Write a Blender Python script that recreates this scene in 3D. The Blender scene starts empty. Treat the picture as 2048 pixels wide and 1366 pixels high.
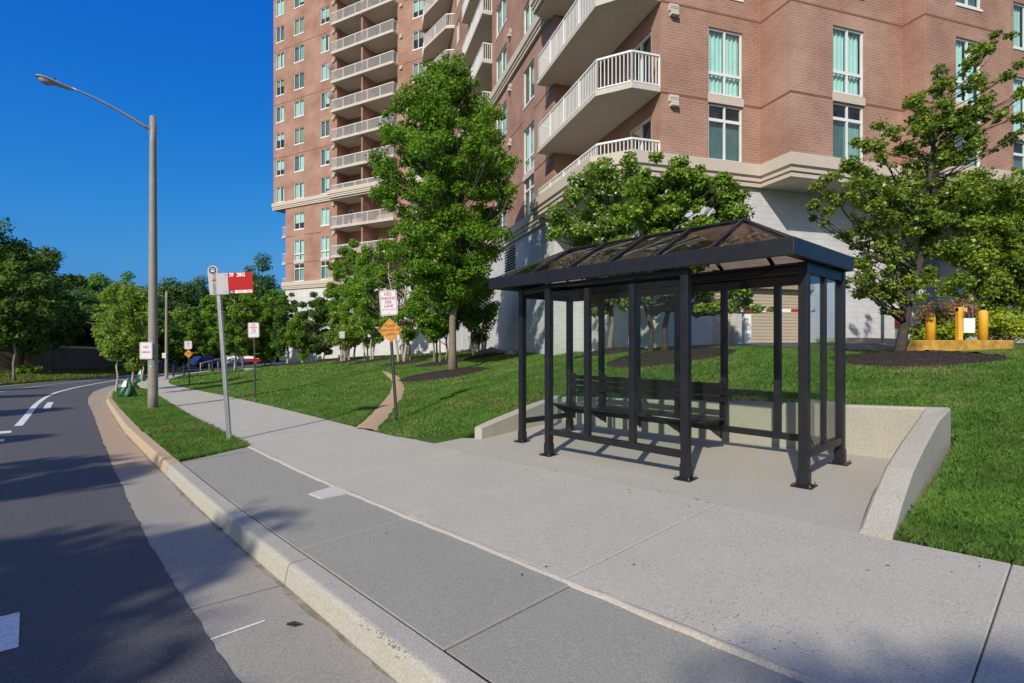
import bpy, bmesh, math, random
import numpy as np
from mathutils import Vector, Matrix, Euler
random.seed(7); RNG = np.random.default_rng(7)
C = bpy.context.scene.collection
SC = bpy.context.scene
R = math.radians
# ---------------------------------------------------------------- camera
cam = bpy.data.cameras.new('camera'); cam_o = bpy.data.objects.new('camera', cam); C.objects.link(cam_o)
cam.sensor_width = 36; cam.lens = 1060/2048*36; cam.shift_y = 1.0/2048
cam.clip_start = .05; cam.clip_end = 2000
cam_o.location = (0, 0, 1.5); cam_o.rotation_euler = (R(90), 0, 0); SC.camera = cam_o
# ---------------------------------------------------------------- sky, sun, exposure
SUN_AZ, SUN_EL = 24.0, 35.0
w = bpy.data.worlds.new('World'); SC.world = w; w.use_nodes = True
nt = w.node_tree; nt.nodes.clear()
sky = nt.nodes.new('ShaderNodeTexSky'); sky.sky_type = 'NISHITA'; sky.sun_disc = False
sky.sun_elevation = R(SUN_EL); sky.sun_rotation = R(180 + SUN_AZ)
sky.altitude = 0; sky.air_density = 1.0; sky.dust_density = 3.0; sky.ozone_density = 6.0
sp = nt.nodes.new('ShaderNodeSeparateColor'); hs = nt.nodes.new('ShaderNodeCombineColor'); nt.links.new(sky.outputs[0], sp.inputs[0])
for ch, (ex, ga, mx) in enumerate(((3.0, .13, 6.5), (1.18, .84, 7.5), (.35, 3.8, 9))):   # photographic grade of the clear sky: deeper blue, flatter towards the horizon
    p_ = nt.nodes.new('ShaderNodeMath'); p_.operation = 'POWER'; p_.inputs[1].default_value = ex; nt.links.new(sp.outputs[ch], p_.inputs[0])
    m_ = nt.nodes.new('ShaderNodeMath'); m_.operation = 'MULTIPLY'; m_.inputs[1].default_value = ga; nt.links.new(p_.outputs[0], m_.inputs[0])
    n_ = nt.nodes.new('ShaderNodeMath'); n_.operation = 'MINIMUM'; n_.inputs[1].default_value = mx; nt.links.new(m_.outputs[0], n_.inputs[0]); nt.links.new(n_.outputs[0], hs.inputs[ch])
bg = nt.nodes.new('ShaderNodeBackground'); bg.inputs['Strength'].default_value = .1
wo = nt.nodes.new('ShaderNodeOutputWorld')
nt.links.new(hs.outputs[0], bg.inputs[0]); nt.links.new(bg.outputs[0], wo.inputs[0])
sl = bpy.data.lights.new('sun', 'SUN'); sl.energy = 4.2; sl.angle = R(.6); sl.color = (1, .925, .80)
so = bpy.data.objects.new('sun', sl); C.objects.link(so); so.rotation_euler = (R(90-SUN_EL), 0, R(-SUN_AZ))
SC.view_settings.view_transform = 'Standard'; SC.view_settings.look = 'None'
SC.view_settings.exposure = 0.10; SC.view_settings.gamma = 1.0
# ---------------------------------------------------------------- helpers
class MB:
    def __init__(s): s.v=[]; s.f=[]; s.uv=[]; s.mi=[]; s.sm=[]
    def add(s, vs, fs, mi=0, sm=False, uvs=None):
        b=len(s.v); s.v.extend([tuple(p) for p in vs])
        for k,f in enumerate(fs):
            s.f.append(tuple(b+i for i in f)); s.mi.append(mi); s.sm.append(sm)
            s.uv.append(uvs[k] if uvs else None)
        return s
    def obox(s, c, ax, ay, az, mi=0):
        c,ax,ay,az=map(Vector,(c,ax,ay,az))
        vs=[c+ax*i+ay*j+az*k for k in(-1,1) for j in(-1,1) for i in(-1,1)]
        return s.add(vs,[(0,2,3,1),(4,5,7,6),(0,1,5,4),(2,6,7,3),(0,4,6,2),(1,3,7,5)],mi)
    def box(s,x0,x1,y0,y1,z0,z1,mi=0):
        return s.obox(((x0+x1)/2,(y0+y1)/2,(z0+z1)/2),((x1-x0)/2,0,0),(0,(y1-y0)/2,0),(0,0,(z1-z0)/2),mi)
    def bar(s,a,b,w,h=None,mi=0,up=(0,0,1)):
        a,b=Vector(a),Vector(b); d=b-a; L=d.length; d.normalize(); up=Vector(up)
        if abs(d.dot(up))>.98: up=Vector((DX,DY,0))
        x=d.cross(up).normalized(); z=x.cross(d); h=h or w
        return s.obox((a+b)/2,x*w/2,d*L/2,z*h/2,mi)
    def tube(s,pts,rad,n=8,mi=0,sm=True,cap=True):
        pts=[Vector(p) for p in pts]; k=len(pts); vs=[];fs=[]
        if not hasattr(rad,'__len__'): rad=[rad]*k
        px=None
        for i,p in enumerate(pts):
            d=(pts[min(i+1,k-1)]-pts[max(i-1,0)]).normalized()
            if px is None:
                ref=Vector((1,0,0)) if abs(d.x)<.8 else Vector((0,1,0)); px=d.cross(ref).normalized()
            else:
                px=(px-d*px.dot(d)).normalized()
            py=d.cross(px)
            for j in range(n):
                a=2*math.pi*j/n; vs.append(p+(px*math.cos(a)+py*math.sin(a))*rad[i])
        for i in range(k-1):
            for j in range(n):
                j2=(j+1)%n; fs.append((i*n+j,i*n+j2,(i+1)*n+j2,(i+1)*n+j))
        s.add(vs,fs,mi,sm)
        if cap:
            b=len(s.v)-len(vs)
            s.f.append(tuple(b+j for j in range(n))[::-1]); s.mi.append(mi); s.sm.append(False); s.uv.append(None)
            s.f.append(tuple(b+(k-1)*n+j for j in range(n))); s.mi.append(mi); s.sm.append(False); s.uv.append(None)
        return s
    def prism(s,poly,z0,z1,mi=0):
        n=len(poly); zz0=z0 if hasattr(z0,'__len__') else [z0]*n; zz1=z1 if hasattr(z1,'__len__') else [z1]*n
        vs=[(p[0],p[1],zz0[i]) for i,p in enumerate(poly)]+[(p[0],p[1],zz1[i]) for i,p in enumerate(poly)]
        fs=[tuple(range(n))[::-1],tuple(range(n,2*n))]+[(i,(i+1)%n,n+(i+1)%n,n+i) for i in range(n)]
        return s.add(vs,fs,mi)
    def grid(s,P,mi=0,sm=True,flip=False):
        nr=len(P);nc=len(P[0]); vs=[p for r in P for p in r]
        fs=[(i*nc+j,i*nc+j+1,(i+1)*nc+j+1,(i+1)*nc+j) for i in range(nr-1) for j in range(nc-1)]
        if flip: fs=[f[::-1] for f in fs]
        return s.add(vs,fs,mi,sm)
def rootloc(p):
    while p.parent: p=p.parent
    return Vector(p.location)
def obj(name, mb, mats, parent=None, local=False, fix=True, bevel=0):
    me=bpy.data.meshes.new(name); off=Vector((0,0,0))
    if parent is not None and not local: off=rootloc(parent)
    me.from_pydata([(p[0]-off.x,p[1]-off.y,p[2]-off.z) for p in mb.v],[],mb.f)
    if not isinstance(mats,(list,tuple)): mats=[mats]
    for m in mats: me.materials.append(m)
    me.polygons.foreach_set('material_index',mb.mi); me.polygons.foreach_set('use_smooth',mb.sm)
    if any(u is not None for u in mb.uv):
        ul=me.uv_layers.new(name='uv'); k=0
        for f,u in zip(mb.f,mb.uv):
            for i in range(len(f)):
                if u is not None: ul.data[k].uv=u[i]
                k+=1
    if fix:
        bm=bmesh.new(); bm.from_mesh(me); bmesh.ops.recalc_face_normals(bm,faces=bm.faces); bm.to_mesh(me); bm.free()
    me.update()
    o=bpy.data.objects.new(name,me); C.objects.link(o)
    if parent is not None: o.parent=parent
    if bevel:
        m=o.modifiers.new('bevel','BEVEL'); m.width=bevel; m.segments=2; m.limit_method='ANGLE'; m.angle_limit=R(40)
    return o
def npmesh(name, V, Fc, mat, parent=None, smooth=False):
    """V (n,3), Fc (m,k) arrays, local coordinates"""
    me=bpy.data.meshes.new(name); n=len(V); m,k=Fc.shape
    me.vertices.add(n); me.vertices.foreach_set('co',np.ascontiguousarray(V,dtype=np.float32).ravel())
    me.loops.add(m*k); me.loops.foreach_set('vertex_index',np.ascontiguousarray(Fc,dtype=np.int32).ravel())
    me.polygons.add(m); me.polygons.foreach_set('loop_start',np.arange(0,m*k,k,dtype=np.int32))
    me.polygons.foreach_set('loop_total',np.full(m,k,dtype=np.int32))
    if smooth: me.polygons.foreach_set('use_smooth',np.ones(m,dtype=bool))
    me.update(calc_edges=True); me.validate()
    for mm in (mat if isinstance(mat,(list,tuple)) else [mat]): me.materials.append(mm)
    o=bpy.data.objects.new(name,me); C.objects.link(o)
    if parent is not None: o.parent=parent
    return o
def tag(o,label=None,cat=None,group=None,kind=None):
    if label: o['label']=label
    if cat: o['category']=cat
    if group: o['group']=group
    if kind: o['kind']=kind
    return o
def thing(name,label,cat,loc,group=None,rz=0):
    o=bpy.data.objects.new(name,None); C.objects.link(o); o.location=loc; o.rotation_euler=(0,0,rz); o.empty_display_size=.2
    return tag(o,label,cat,group)
def copy_tree(o,parent=None):
    c=o.copy(); C.objects.link(c)
    if parent is not None: c.parent=parent
    for ch in list(o.children): copy_tree(ch,c)
    return c
class Fr:
    """vertical plane frame running left to right as seen from outside"""
    def __init__(s,o,d): s.o=o; L=math.hypot(*d); s.d=(d[0]/L,d[1]/L); s.n=(s.d[1],-s.d[0])
    def P(s,u,z,out=0): return (s.o[0]+s.d[0]*u+s.n[0]*out, s.o[1]+s.d[1]*u+s.n[1]*out, z)
    def box(s,mb,u0,u1,z0,z1,o0,o1,mi=0):
        c=s.P((u0+u1)/2,(z0+z1)/2,(o0+o1)/2)
        mb.obox(c,(s.d[0]*(u1-u0)/2,s.d[1]*(u1-u0)/2,0),(s.n[0]*(o1-o0)/2,s.n[1]*(o1-o0)/2,0),(0,0,(z1-z0)/2),mi)
    def u_at(s,px,out=0):
        r=(px-1024)/1060; ox,oy,_=s.P(0,0,out)
        return (r*oy-ox)/(s.d[0]-r*s.d[1])
# ---------------------------------------------------------------- materials
def newmat(name):
    m=bpy.data.materials.new(name); m.use_nodes=True; n=m.node_tree; b=n.nodes['Principled BSDF']; return m,n,b
def N(n,t,**k):
    x=n.nodes.new(t)
    for a,v in k.items(): setattr(x,a,v)
    return x
def mixc(n,fac,a,b,blend='MIX'):
    x=N(n,'ShaderNodeMix',data_type='RGBA',blend_type=blend)
    for sock,v in ((x.inputs[0],fac),(x.inputs[6],a),(x.inputs[7],b)):
        if hasattr(v,'is_output'): n.links.new(v,sock)
        else: sock.default_value=v if not isinstance(v,tuple) else (*v,1) if len(v)==3 else v
    return x.outputs[2]
def ramp(n,src,p0,p1,c0=(0,0,0),c1=(1,1,1)):
    r=N(n,'ShaderNodeValToRGB'); r.color_ramp.elements[0].position=p0; r.color_ramp.elements[1].position=p1
    r.color_ramp.elements[0].color=(*c0,1); r.color_ramp.elements[1].color=(*c1,1); n.links.new(src,r.inputs[0]); return r.outputs[0]
def noise(n,scale,detail=4,rough=.6,vec=None):
    x=N(n,'ShaderNodeTexNoise'); x.inputs['Scale'].default_value=scale; x.inputs['Detail'].default_value=detail; x.inputs['Roughness'].default_value=rough
    if vec is None:
        g=N(n,'ShaderNodeNewGeometry'); vec=g.outputs['Position']
    n.links.new(vec,x.inputs['Vector']); return x.outputs[0]
def bumpn(n,b,h,strength,dist=.01):
    x=N(n,'ShaderNodeBump'); x.inputs['Strength'].default_value=strength; x.inputs['Distance'].default_value=dist
    n.links.new(h,x.inputs['Height']); n.links.new(x.outputs[0],b.inputs['Normal'])
def pm(name,col,rough=.6,metal=0,var=.15,vscale=3,bump=0,bscale=60,spec=.5,local=False):
    m,n,b=newmat(name); b.inputs['Roughness'].default_value=rough; b.inputs['Metallic'].default_value=metal; b.inputs['Specular IOR Level'].default_value=spec
    vec=None
    if local: vec=N(n,'ShaderNodeTexCoord').outputs['Object']
    f=noise(n,vscale,5,.65,vec)
    c0=tuple(c*(1-var) for c in col); c1=tuple(min(1,c*(1+var)) for c in col)
    n.links.new(ramp(n,f,.3,.7,c0,c1),b.inputs['Base Color'])
    if bump: bumpn(n,b,noise(n,bscale,3,.6,vec),bump)
    return m
def concrete(name,col,speck=.5,stain=.25,rough=.85,grit=1.0,blotch=1.6):
    m,n,b=newmat(name); b.inputs['Roughness'].default_value=rough; b.inputs['Specular IOR Level'].default_value=.25
    f1=noise(n,blotch,6,.65); f2=noise(n,14,5,.7)
    c=mixc(n,ramp(n,f1,.35,.68),tuple(x*(1-stain) for x in col),tuple(min(1,x*1.1) for x in col))
    c=mixc(n,ramp(n,f2,.3,.72,(.86,)*3,(1.1,)*3),(0,0,0),c) if False else mixc(n,.35,c,ramp(n,f2,.3,.72,tuple(x*.75 for x in col),tuple(min(1,x*1.15) for x in col)))
    g=N(n,'ShaderNodeNewGeometry')
    fm2=noise(n,75*grit,3,.75); fg=noise(n,260*grit,2,.5)
    c=mixc(n,.62,c,ramp(n,fm2,.36,.64,tuple(x*.52 for x in col),tuple(min(1,x*1.42) for x in col)))
    c=mixc(n,.4,c,ramp(n,fg,.33,.68,tuple(x*.5 for x in col),tuple(min(1,x*1.4) for x in col)))
    v=N(n,'ShaderNodeTexVoronoi'); v.inputs['Scale'].default_value=24; v.inputs['Randomness'].default_value=1; n.links.new(g.outputs['Position'],v.inputs['Vector'])
    fm=noise(n,1.1,3,.6)
    thr=N(n,'ShaderNodeMath',operation='MULTIPLY'); n.links.new(ramp(n,fm,.38,.6),thr.inputs[0]); n.links.new(ramp(n,v.outputs['Distance'],.1,.17,(1,1,1),(0,0,0)),thr.inputs[1])
    th2=N(n,'ShaderNodeMath',operation='MULTIPLY'); n.links.new(thr.outputs[0],th2.inputs[0]); th2.inputs[1].default_value=speck
    c=mixc(n,th2.outputs[0],c,tuple(x*.22 for x in col))
    n.links.new(c,b.inputs['Base Color']); bumpn(n,b,fm2,.45,.006)
    return m
def brick(name,c1,c2,mort,bw=.30,bh=.094,ms=.011,bump=.5):
    m,n,b=newmat(name); b.inputs['Roughness'].default_value=.88; b.inputs['Specular IOR Level'].default_value=.2
    uv=N(n,'ShaderNodeUVMap'); t=N(n,'ShaderNodeTexBrick'); n.links.new(uv.outputs[0],t.inputs['Vector'])
    t.inputs['Color1'].default_value=(*c1,1); t.inputs['Color2'].default_value=(*c2,1); t.inputs['Mortar'].default_value=(*mort,1)
    t.inputs['Scale'].default_value=1; t.inputs['Brick Width'].default_value=bw; t.inputs['Row Height'].default_value=bh; t.inputs['Mortar Size'].default_value=ms; t.inputs['Mortar Smooth'].default_value=.2; t.inputs['Bias'].default_value=-.1
    f=noise(n,.55,5,.6); f2=noise(n,.1,3,.5)
    c=mixc(n,ramp(n,f,.3,.7),mixc(n,.22,t.outputs[0],(0,0,0)),mixc(n,.1,t.outputs[0],(1,.9,.8)))
    n.links.new(c,b.inputs['Base Color'])
    inv=N(n,'ShaderNodeMath',operation='SUBTRACT'); inv.inputs[0].default_value=1; n.links.new(t.outputs['Fac'],inv.inputs[1])
    bumpn(n,b,inv.outputs[0],bump,.008); return m
def leafmat(name,c0,c1,trans=.35,rough=.45,dry=None):
    m,n,b=newmat(name); g=N(n,'ShaderNodeNewGeometry')
    f=noise(n,.9,3,.6)
    mx=N(n,'ShaderNodeMath',operation='MULTIPLY_ADD'); mx.inputs[1].default_value=.62; n.links.new(g.outputs['Random Per Island'],mx.inputs[0])
    sc=N(n,'ShaderNodeMath',operation='MULTIPLY_ADD'); n.links.new(f,sc.inputs[0]); sc.inputs[1].default_value=1.1; sc.inputs[2].default_value=-.36
    n.links.new(sc.outputs[0],mx.inputs[2])
    c=ramp(n,mx.outputs[0],.1,.9,c0,c1)
    if dry:
        fd=noise(n,.55,4,.7); q=N(n,'ShaderNodeMath',operation='MULTIPLY'); n.links.new(ramp(n,fd,.5,.68),q.inputs[0]); n.links.new(ramp(n,g.outputs['Random Per Island'],.25,.75),q.inputs[1])
        c=mixc(n,q.outputs[0],c,dry); f9=noise(n,2.6,3,.6); c=mixc(n,1.0,c,ramp(n,f9,.3,.7,(.72,.74,.72),(1.22,1.18,1.1)),'MULTIPLY')
    n.links.new(c,b.inputs['Base Color']); b.inputs['Roughness'].default_value=rough; b.inputs['Specular IOR Level'].default_value=.3
    tr=N(n,'ShaderNodeBsdfTranslucent'); n.links.new(mixc(n,.25,c,(.5,.6,.05)),tr.inputs[0])
    ms=N(n,'ShaderNodeMixShader'); ms.inputs[0].default_value=trans
    n.links.new(b.outputs[0],ms.inputs[1]); n.links.new(tr.outputs[0],ms.inputs[2]); n.links.new(ms.outputs[0],n.nodes['Material Output'].inputs[0]); return m
def glass(name,tint,refl=1.45,clear=.9,bump=0,bscale=3,rough=0.0,minf=0,film=0):
    m,n,b=newmat(name); n.nodes.remove(b)
    tr=N(n,'ShaderNodeBsdfTransparent'); tr.inputs[0].default_value=(*[t*clear for t in tint],1)
    gl=N(n,'ShaderNodeBsdfGlossy'); gl.inputs['Roughness'].default_value=rough
    f0=((refl-1)/(refl+1))**2
    lw=N(n,'ShaderNodeLayerWeight'); lw.inputs[0].default_value=.5; pw=N(n,'ShaderNodeMath',operation='POWER'); pw.inputs[1].default_value=5; n.links.new(lw.outputs['Facing'],pw.inputs[0])
    fr=N(n,'ShaderNodeMath',operation='MULTIPLY_ADD'); fr.inputs[1].default_value=1-f0; fr.inputs[2].default_value=f0; n.links.new(pw.outputs[0],fr.inputs[0])
    ms=N(n,'ShaderNodeMixShader')
    if minf:
        ad=N(n,'ShaderNodeMath',operation='MAXIMUM'); ad.inputs[1].default_value=minf; n.links.new(fr.outputs[0],ad.inputs[0]); n.links.new(ad.outputs[0],ms.inputs[0])
    else: n.links.new(fr.outputs[0],ms.inputs[0])
    n.links.new(tr.outputs[0],ms.inputs[1]); n.links.new(gl.outputs[0],ms.inputs[2])
    if bump:
        bp=N(n,'ShaderNodeBump'); bp.inputs['Strength'].default_value=bump; bp.inputs['Distance'].default_value=.05
        n.links.new(noise(n,bscale,1,.4),bp.inputs['Height']); n.links.new(bp.outputs[0],gl.inputs['Normal']); n.links.new(bp.outputs[0],lw.inputs['Normal'])
    if film:
        df=N(n,'ShaderNodeBsdfDiffuse'); df.inputs[0].default_value=(.8,.82,.8,1); m2=N(n,'ShaderNodeMixShader'); n.links.new(ramp(n,noise(n,2.2,5,.7),.3,.7,(film*.4,)*3,(film*2.2,)*3),m2.inputs[0]); n.links.new(ms.outputs[0],m2.inputs[1]); n.links.new(df.outputs[0],m2.inputs[2]); ms=m2
    n.links.new(ms.outputs[0],n.nodes['Material Output'].inputs[0]); return m
M={}
M['walk']=concrete('sidewalk_concrete',(.455,.427,.358),1.0,.26)
M['walk_new']=concrete('strip_concrete',(.305,.295,.25),.4,.2,grit=1.1)
M['pad']=concrete('pad_concrete',(.41,.385,.325),.15,.2)
M['kerb_new']=concrete('kerb_concrete',(.42,.40,.335),.25,.3,blotch=2.0)
M['kerb_tan']=concrete('kerb_tan',(.47,.36,.235),.4,.3)
M['gutter_new']=concrete('gutter_concrete',(.345,.318,.265),.6,.36,blotch=2.2)
M['gutter_tan']=concrete('gutter_tan',(.42,.31,.205),.4,.3)
M['wallc']=concrete('retaining_concrete',(.42,.395,.33),.1,.42,blotch=1.5)
M['slab_white']=concrete('white_slab',(.55,.52,.46),.1,.1)
M['ridge']=concrete('mortar_ridge',(.47,.42,.34),.5,.3)
M['joint']=pm('joint_dark',(.085,.078,.07),.9)
M['gap']=pm('gap_dark',(.02,.019,.018),.9)
def asphalt():
    m,n,b=newmat('asphalt'); b.inputs['Roughness'].default_value=.82; b.inputs['Specular IOR Level'].default_value=.35
    f=noise(n,.5,4,.6); fg=noise(n,110,3,.75); g=N(n,'ShaderNodeNewGeometry')
    c=ramp(n,f,.3,.7,(.075,.073,.074),(.105,.102,.103))
    c=mixc(n,.65,c,ramp(n,fg,.38,.7,(.03,.03,.032),(.19,.187,.185)))
    v=N(n,'ShaderNodeTexVoronoi'); v.inputs['Scale'].default_value=9; n.links.new(g.outputs['Position'],v.inputs['Vector'])
    c=mixc(n,ramp(n,v.outputs['Distance'],.045,.075,(.8,)*3,(0,)*3),c,(.22,.21,.2))
    n.links.new(c,b.inputs['Base Color']); bumpn(n,b,fg,.6,.006); return m
M['asphalt']=asphalt()
def paintm():
    m,n,b=newmat('road_paint'); b.inputs['Roughness'].default_value=.7
    f=noise(n,30,4,.7); n.links.new(ramp(n,f,.3,.5,(.35,.35,.34),(.72,.72,.7)),b.inputs['Base Color']); return m
M['paint']=paintm()
M['soil']=pm('lawn_soil',(.038,.075,.018),.95,var=.35,vscale=1.5,bump=.6,bscale=40)
M['verge']=pm('verge_soil',(.09,.1,.035),.95,var=.4,vscale=.8,bump=.6,bscale=30)
def groundmat():
    m,n,b=newmat('ground_grass'); b.inputs['Roughness'].default_value=.95; b.inputs['Specular IOR Level'].default_value=.1
    f=noise(n,.35,5,.65); f2=noise(n,45,3,.7); f3=noise(n,3,3,.6)
    c=ramp(n,f,.3,.7,(.042,.10,.016),(.068,.145,.026))
    c=mixc(n,.5,c,ramp(n,f2,.32,.7,(.018,.04,.008),(.1,.17,.035)))
    c=mixc(n,ramp(n,f3,.62,.8,(0,)*3,(.4,)*3),c,(.11,.12,.04))
    n.links.new(c,b.inputs['Base Color']); bumpn(n,b,f2,.8,.03); return m
M['ground']=groundmat()
M['mulch']=None
def mulchm(name,c0,c1,sc=55):
    m,n,b=newmat(name); b.inputs['Roughness'].default_value=.95; b.inputs['Specular IOR Level'].default_value=.1
    f=noise(n,sc,3,.75); n.links.new(ramp(n,f,.35,.75,c0,c1),b.inputs['Base Color']); bumpn(n,b,f,1,.03); return m
M['mulch']=mulchm('mulch_dark',(.010,.008,.008),(.115,.09,.075),38)
M['trail']=mulchm('trail_woodchip',(.40,.27,.16),(.68,.50,.34),40)
M['grass']=leafmat('grass_blades',(.060,.155,.022),(.215,.40,.075),.38,.5,(.42,.36,.17))
M['verge_grass']=leafmat('verge_blades',(.07,.1,.02),(.22,.24,.05),.3,.6)
M['brick']=brick('brick_facade',(.36,.175,.12),(.305,.142,.098),(.40,.275,.215))
M['brick_sill']=pm('brick_course',(.2,.085,.055),.9)
M['cmu']=brick('painted_block',(.63,.63,.64),(.57,.57,.585),(.50,.50,.52),.4,.2,.009,.4)
M['stone']=concrete('cast_stone',(.55,.475,.405),.05,.1,grit=.6)
M['slabp']=pm('balcony_slab',(.52,.475,.42),.85,var=.08)
M['white']=pm('white_metal',(.72,.72,.70),.45,var=.05)
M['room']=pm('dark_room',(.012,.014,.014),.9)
M['winglass']=glass('window_glass',(.66,.86,.84),1.42,.97,film=.03)
M['curtain']=pm('curtain_cloth',(.74,.80,.77),.9,var=.1,vscale=2)
M['blinddark']=pm('blind_dark',(.12,.16,.16),.9,var=.1)  # darker grey-green blind cloth
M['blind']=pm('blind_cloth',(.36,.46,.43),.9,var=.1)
M['door']=pm('roller_door',(.54,.43,.31),.6,var=.06)
M['louver']=pm('louver_metal',(.36,.37,.37),.5)
M['silt']=pm('gutter_silt',(.25,.205,.15),.95,var=.45,vscale=7,bump=.4,bscale=60)
M['blindwhite']=pm('blind_white',(.66,.66,.62),.9,var=.05)
M['blindtan']=pm('blind_tan',(.42,.36,.28),.9,var=.1)
M['dish']=pm('dish_grey',(.30,.30,.31),.5)
M['black']=pm('black_powdercoat',(.011,.011,.014),.42,var=.35,vscale=9,bump=.12,bscale=140,spec=.5)
M['blackb']=pm('black_bench',(.010,.010,.012),.3,var=.3,vscale=9,spec=.5)
M['bolt']=pm('rusty_bolt',(.14,.075,.045),.8,var=.4,vscale=40)
M['shglass']=glass('shelter_glass',(.95,.975,.96),1.22,.985,film=.002)
M['smoke']=glass('smoked_acrylic',(.44,.35,.28),1.5,.9,bump=.8,bscale=1.7,minf=.24)
M['pole']=pm('lamp_pole',(.27,.25,.21),.6,var=.12,vscale=4)
M['lampmetal']=pm('lamp_metal',(.40,.41,.42),.45,metal=.4)
M['lens']=pm('lamp_lens',(.35,.34,.30),.15)
M['galv']=pm('galvanised',(.50,.52,.55),.38,metal=.75,var=.12,vscale=12)
M['signwhite']=pm('sign_white',(.66,.65,.67),.4,var=.04)
M['signgrey']=pm('sign_grey',(.44,.43,.42),.45,var=.04)
M['signred']=pm('sign_red',(.40,.003,.005),.5,var=.05,spec=.3)
M['letred']=pm('letter_red',(.42,.02,.05),.5,var=.05)
M['letnavy']=pm('letter_navy',(.02,.03,.10),.5)
M['letwhite']=pm('letter_white',(.8,.8,.8),.5,var=.03)
M['letblack']=pm('letter_black',(.02,.018,.015),.5)
M['amber']=pm('sign_amber',(.62,.27,.03),.45,var=.06)
M['postblk']=pm('post_black',(.014,.014,.015),.4)
M['yellow']=pm('yellow_paint',(.74,.40,.03),.55,var=.12,vscale=5)
M['yellowd']=pm('yellow_worn',(.42,.24,.04),.75,var=.4,vscale=6,bump=.3,bscale=20)
M['bark']=pm('bark_grey',(.20,.165,.125),.9,var=.35,vscale=14,bump=.7,bscale=45,local=True)
M['barkd']=pm('bark_dark',(.055,.045,.035),.95,var=.4,vscale=10,bump=.8,bscale=40,local=True)
M['barkl']=pm('bark_pale',(.42,.36,.29),.85,var=.3,vscale=12,bump=.4,bscale=40,local=True)
M['leaf']=leafmat('leaf_green',(.042,.125,.010),(.25,.47,.04),.45)
M['leafh']=leafmat('leaf_holly',(.055,.11,.012),(.34,.46,.06),.4,.35)
M['leafy']=leafmat('leaf_light',(.07,.165,.015),(.31,.47,.05),.42)
M['leafd']=leafmat('leaf_dark',(.028,.080,.013),(.14,.27,.038),.4)
M['leafb']=leafmat('leaf_bluegreen',(.028,.085,.03),(.13,.26,.085),.4)
M['leafgold']=leafmat('leaf_yellowgreen',(.20,.28,.015),(.55,.62,.045),.4)
M['petal']=leafmat('azalea_petal',(.36,.08,.12),(.62,.24,.28),.3)
M['blossom']=leafmat('white_blossom',(.45,.47,.38),(.75,.75,.68),.3)
M['bag']=pm('green_bag',(.008,.085,.035),.35,var=.3,vscale=7,local=True)
M['bagw']=pm('bag_print',(.5,.55,.5),.4)
M['tyre']=pm('tyre',(.015,.015,.015),.9)
M['carglass']=pm('car_glass',(.015,.02,.025),.08)
M['rock']=pm('rock',(.30,.24,.19),.9,var=.35,vscale=6,bump=.6,bscale=20)
M['railtan']=pm('rail_tan',(.42,.31,.23),.8)
M['redsign']=pm('red_board',(.50,.075,.035),.5,var=.08)
#HFUN-BEGIN
YAW=.7392
DX,DY=-math.sin(YAW),math.cos(YAW); NX,NY=math.cos(YAW),math.sin(YAW)
def xy(s,t): return s*DX+t*NX, s*DY+t*NY
def st(x,y): return x*DX+y*DY, x*NX+y*NY
SS=[-80,6,10,16,22,28,33,38,43,48,53,58,64,72,90,140]
def band(vals):
    v=np.array(vals,float)
    def f(s):
        s=np.asarray(s,float)
        return (np.interp(s-1.2,SS,v)+np.interp(s,SS,v)*2+np.interp(s+1.2,SS,v))/4
    return f
kerb_f=band([1.45,1.47,1.57,1.75,2.08,2.42,2.95,3.6,4.5,5.9,7.7,10.2,13.5,18,28,55])
kerb_b=band([1.60,1.63,1.74,1.95,2.26,2.6,3.13,3.8,4.7,6.1,7.9,10.4,13.7,18.2,28.2,55.2])
gut=band([.74,.82,.98,1.24,1.55,1.8,2.15,2.7,3.7,5.1,6.9,9.4,12.7,17,27,54])
walk_l=band([2.63,2.70,2.87,3.2,3.65,4.15,4.6,4.9,5.3,6.4,7.9,9.8,13.4,18,29,55])
walk_r=band([4.85,4.87,5.03,5.45,5.75,5.95,6.1,6.4,7.1,8.2,9.6,11.6,15.2,20,31,57])
far_g=band([-9.5,-9.5,-9.5,-9.3,-8.7,-7.9,-7.0,-5.9,-4.6,-2.7,.2,4.0,8.6,13.5,24,51])
def plane(s,t): return -.03*np.asarray(s)+.03*(np.asarray(t)-4)
def road_z(s): return -.03*np.asarray(s)+.03*(kerb_f(s)-4)-.15
def rise(s,v):
    s=np.asarray(s,float); v=np.asarray(v,float)
    a=np.interp(v,[0,1,2,3.3,6,10,16,30],[0,.08,.2,.39,.72,1.0,1.2,1.25])
    c=np.interp(v,[0,1,2,3.3,7,9,12,30],[0,.09,.22,.42,1.08,1.28,1.38,1.4])
    b=np.interp(v,[0,2,5,9,12,15,22,40],[0,.08,.3,.75,1.22,1.45,1.5,1.55])*np.clip(1-.009*(s-22),.45,1)
    w0=np.clip((s-2.5)/4.5,0,1); w0=w0*w0*(3-2*w0)
    w1=np.clip((s-9)/7,0,1); w1=w1*w1*(3-2*w1)
    return (a*(1-w0)+c*w0)*(1-w1)+b*w1
def H(x,y):
    s,t=st(np.asarray(x,float),np.asarray(y,float))
    sc=np.clip(s,-60,150)
    te=walk_r(sc); pz=plane(sc,np.minimum(t,te))
    v=np.maximum(t-te,0)
    z=plane(sc,te)+.03*np.minimum(v,8)+rise(sc,v)
    z=np.where(t<te,pz,z)
    fg=far_g(sc)-.7
    rz=road_z(sc)
    far=rz+.12+np.clip((fg-t),0,40)*.05
    z=np.where(t<fg+.3,far,z)
    return z
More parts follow.
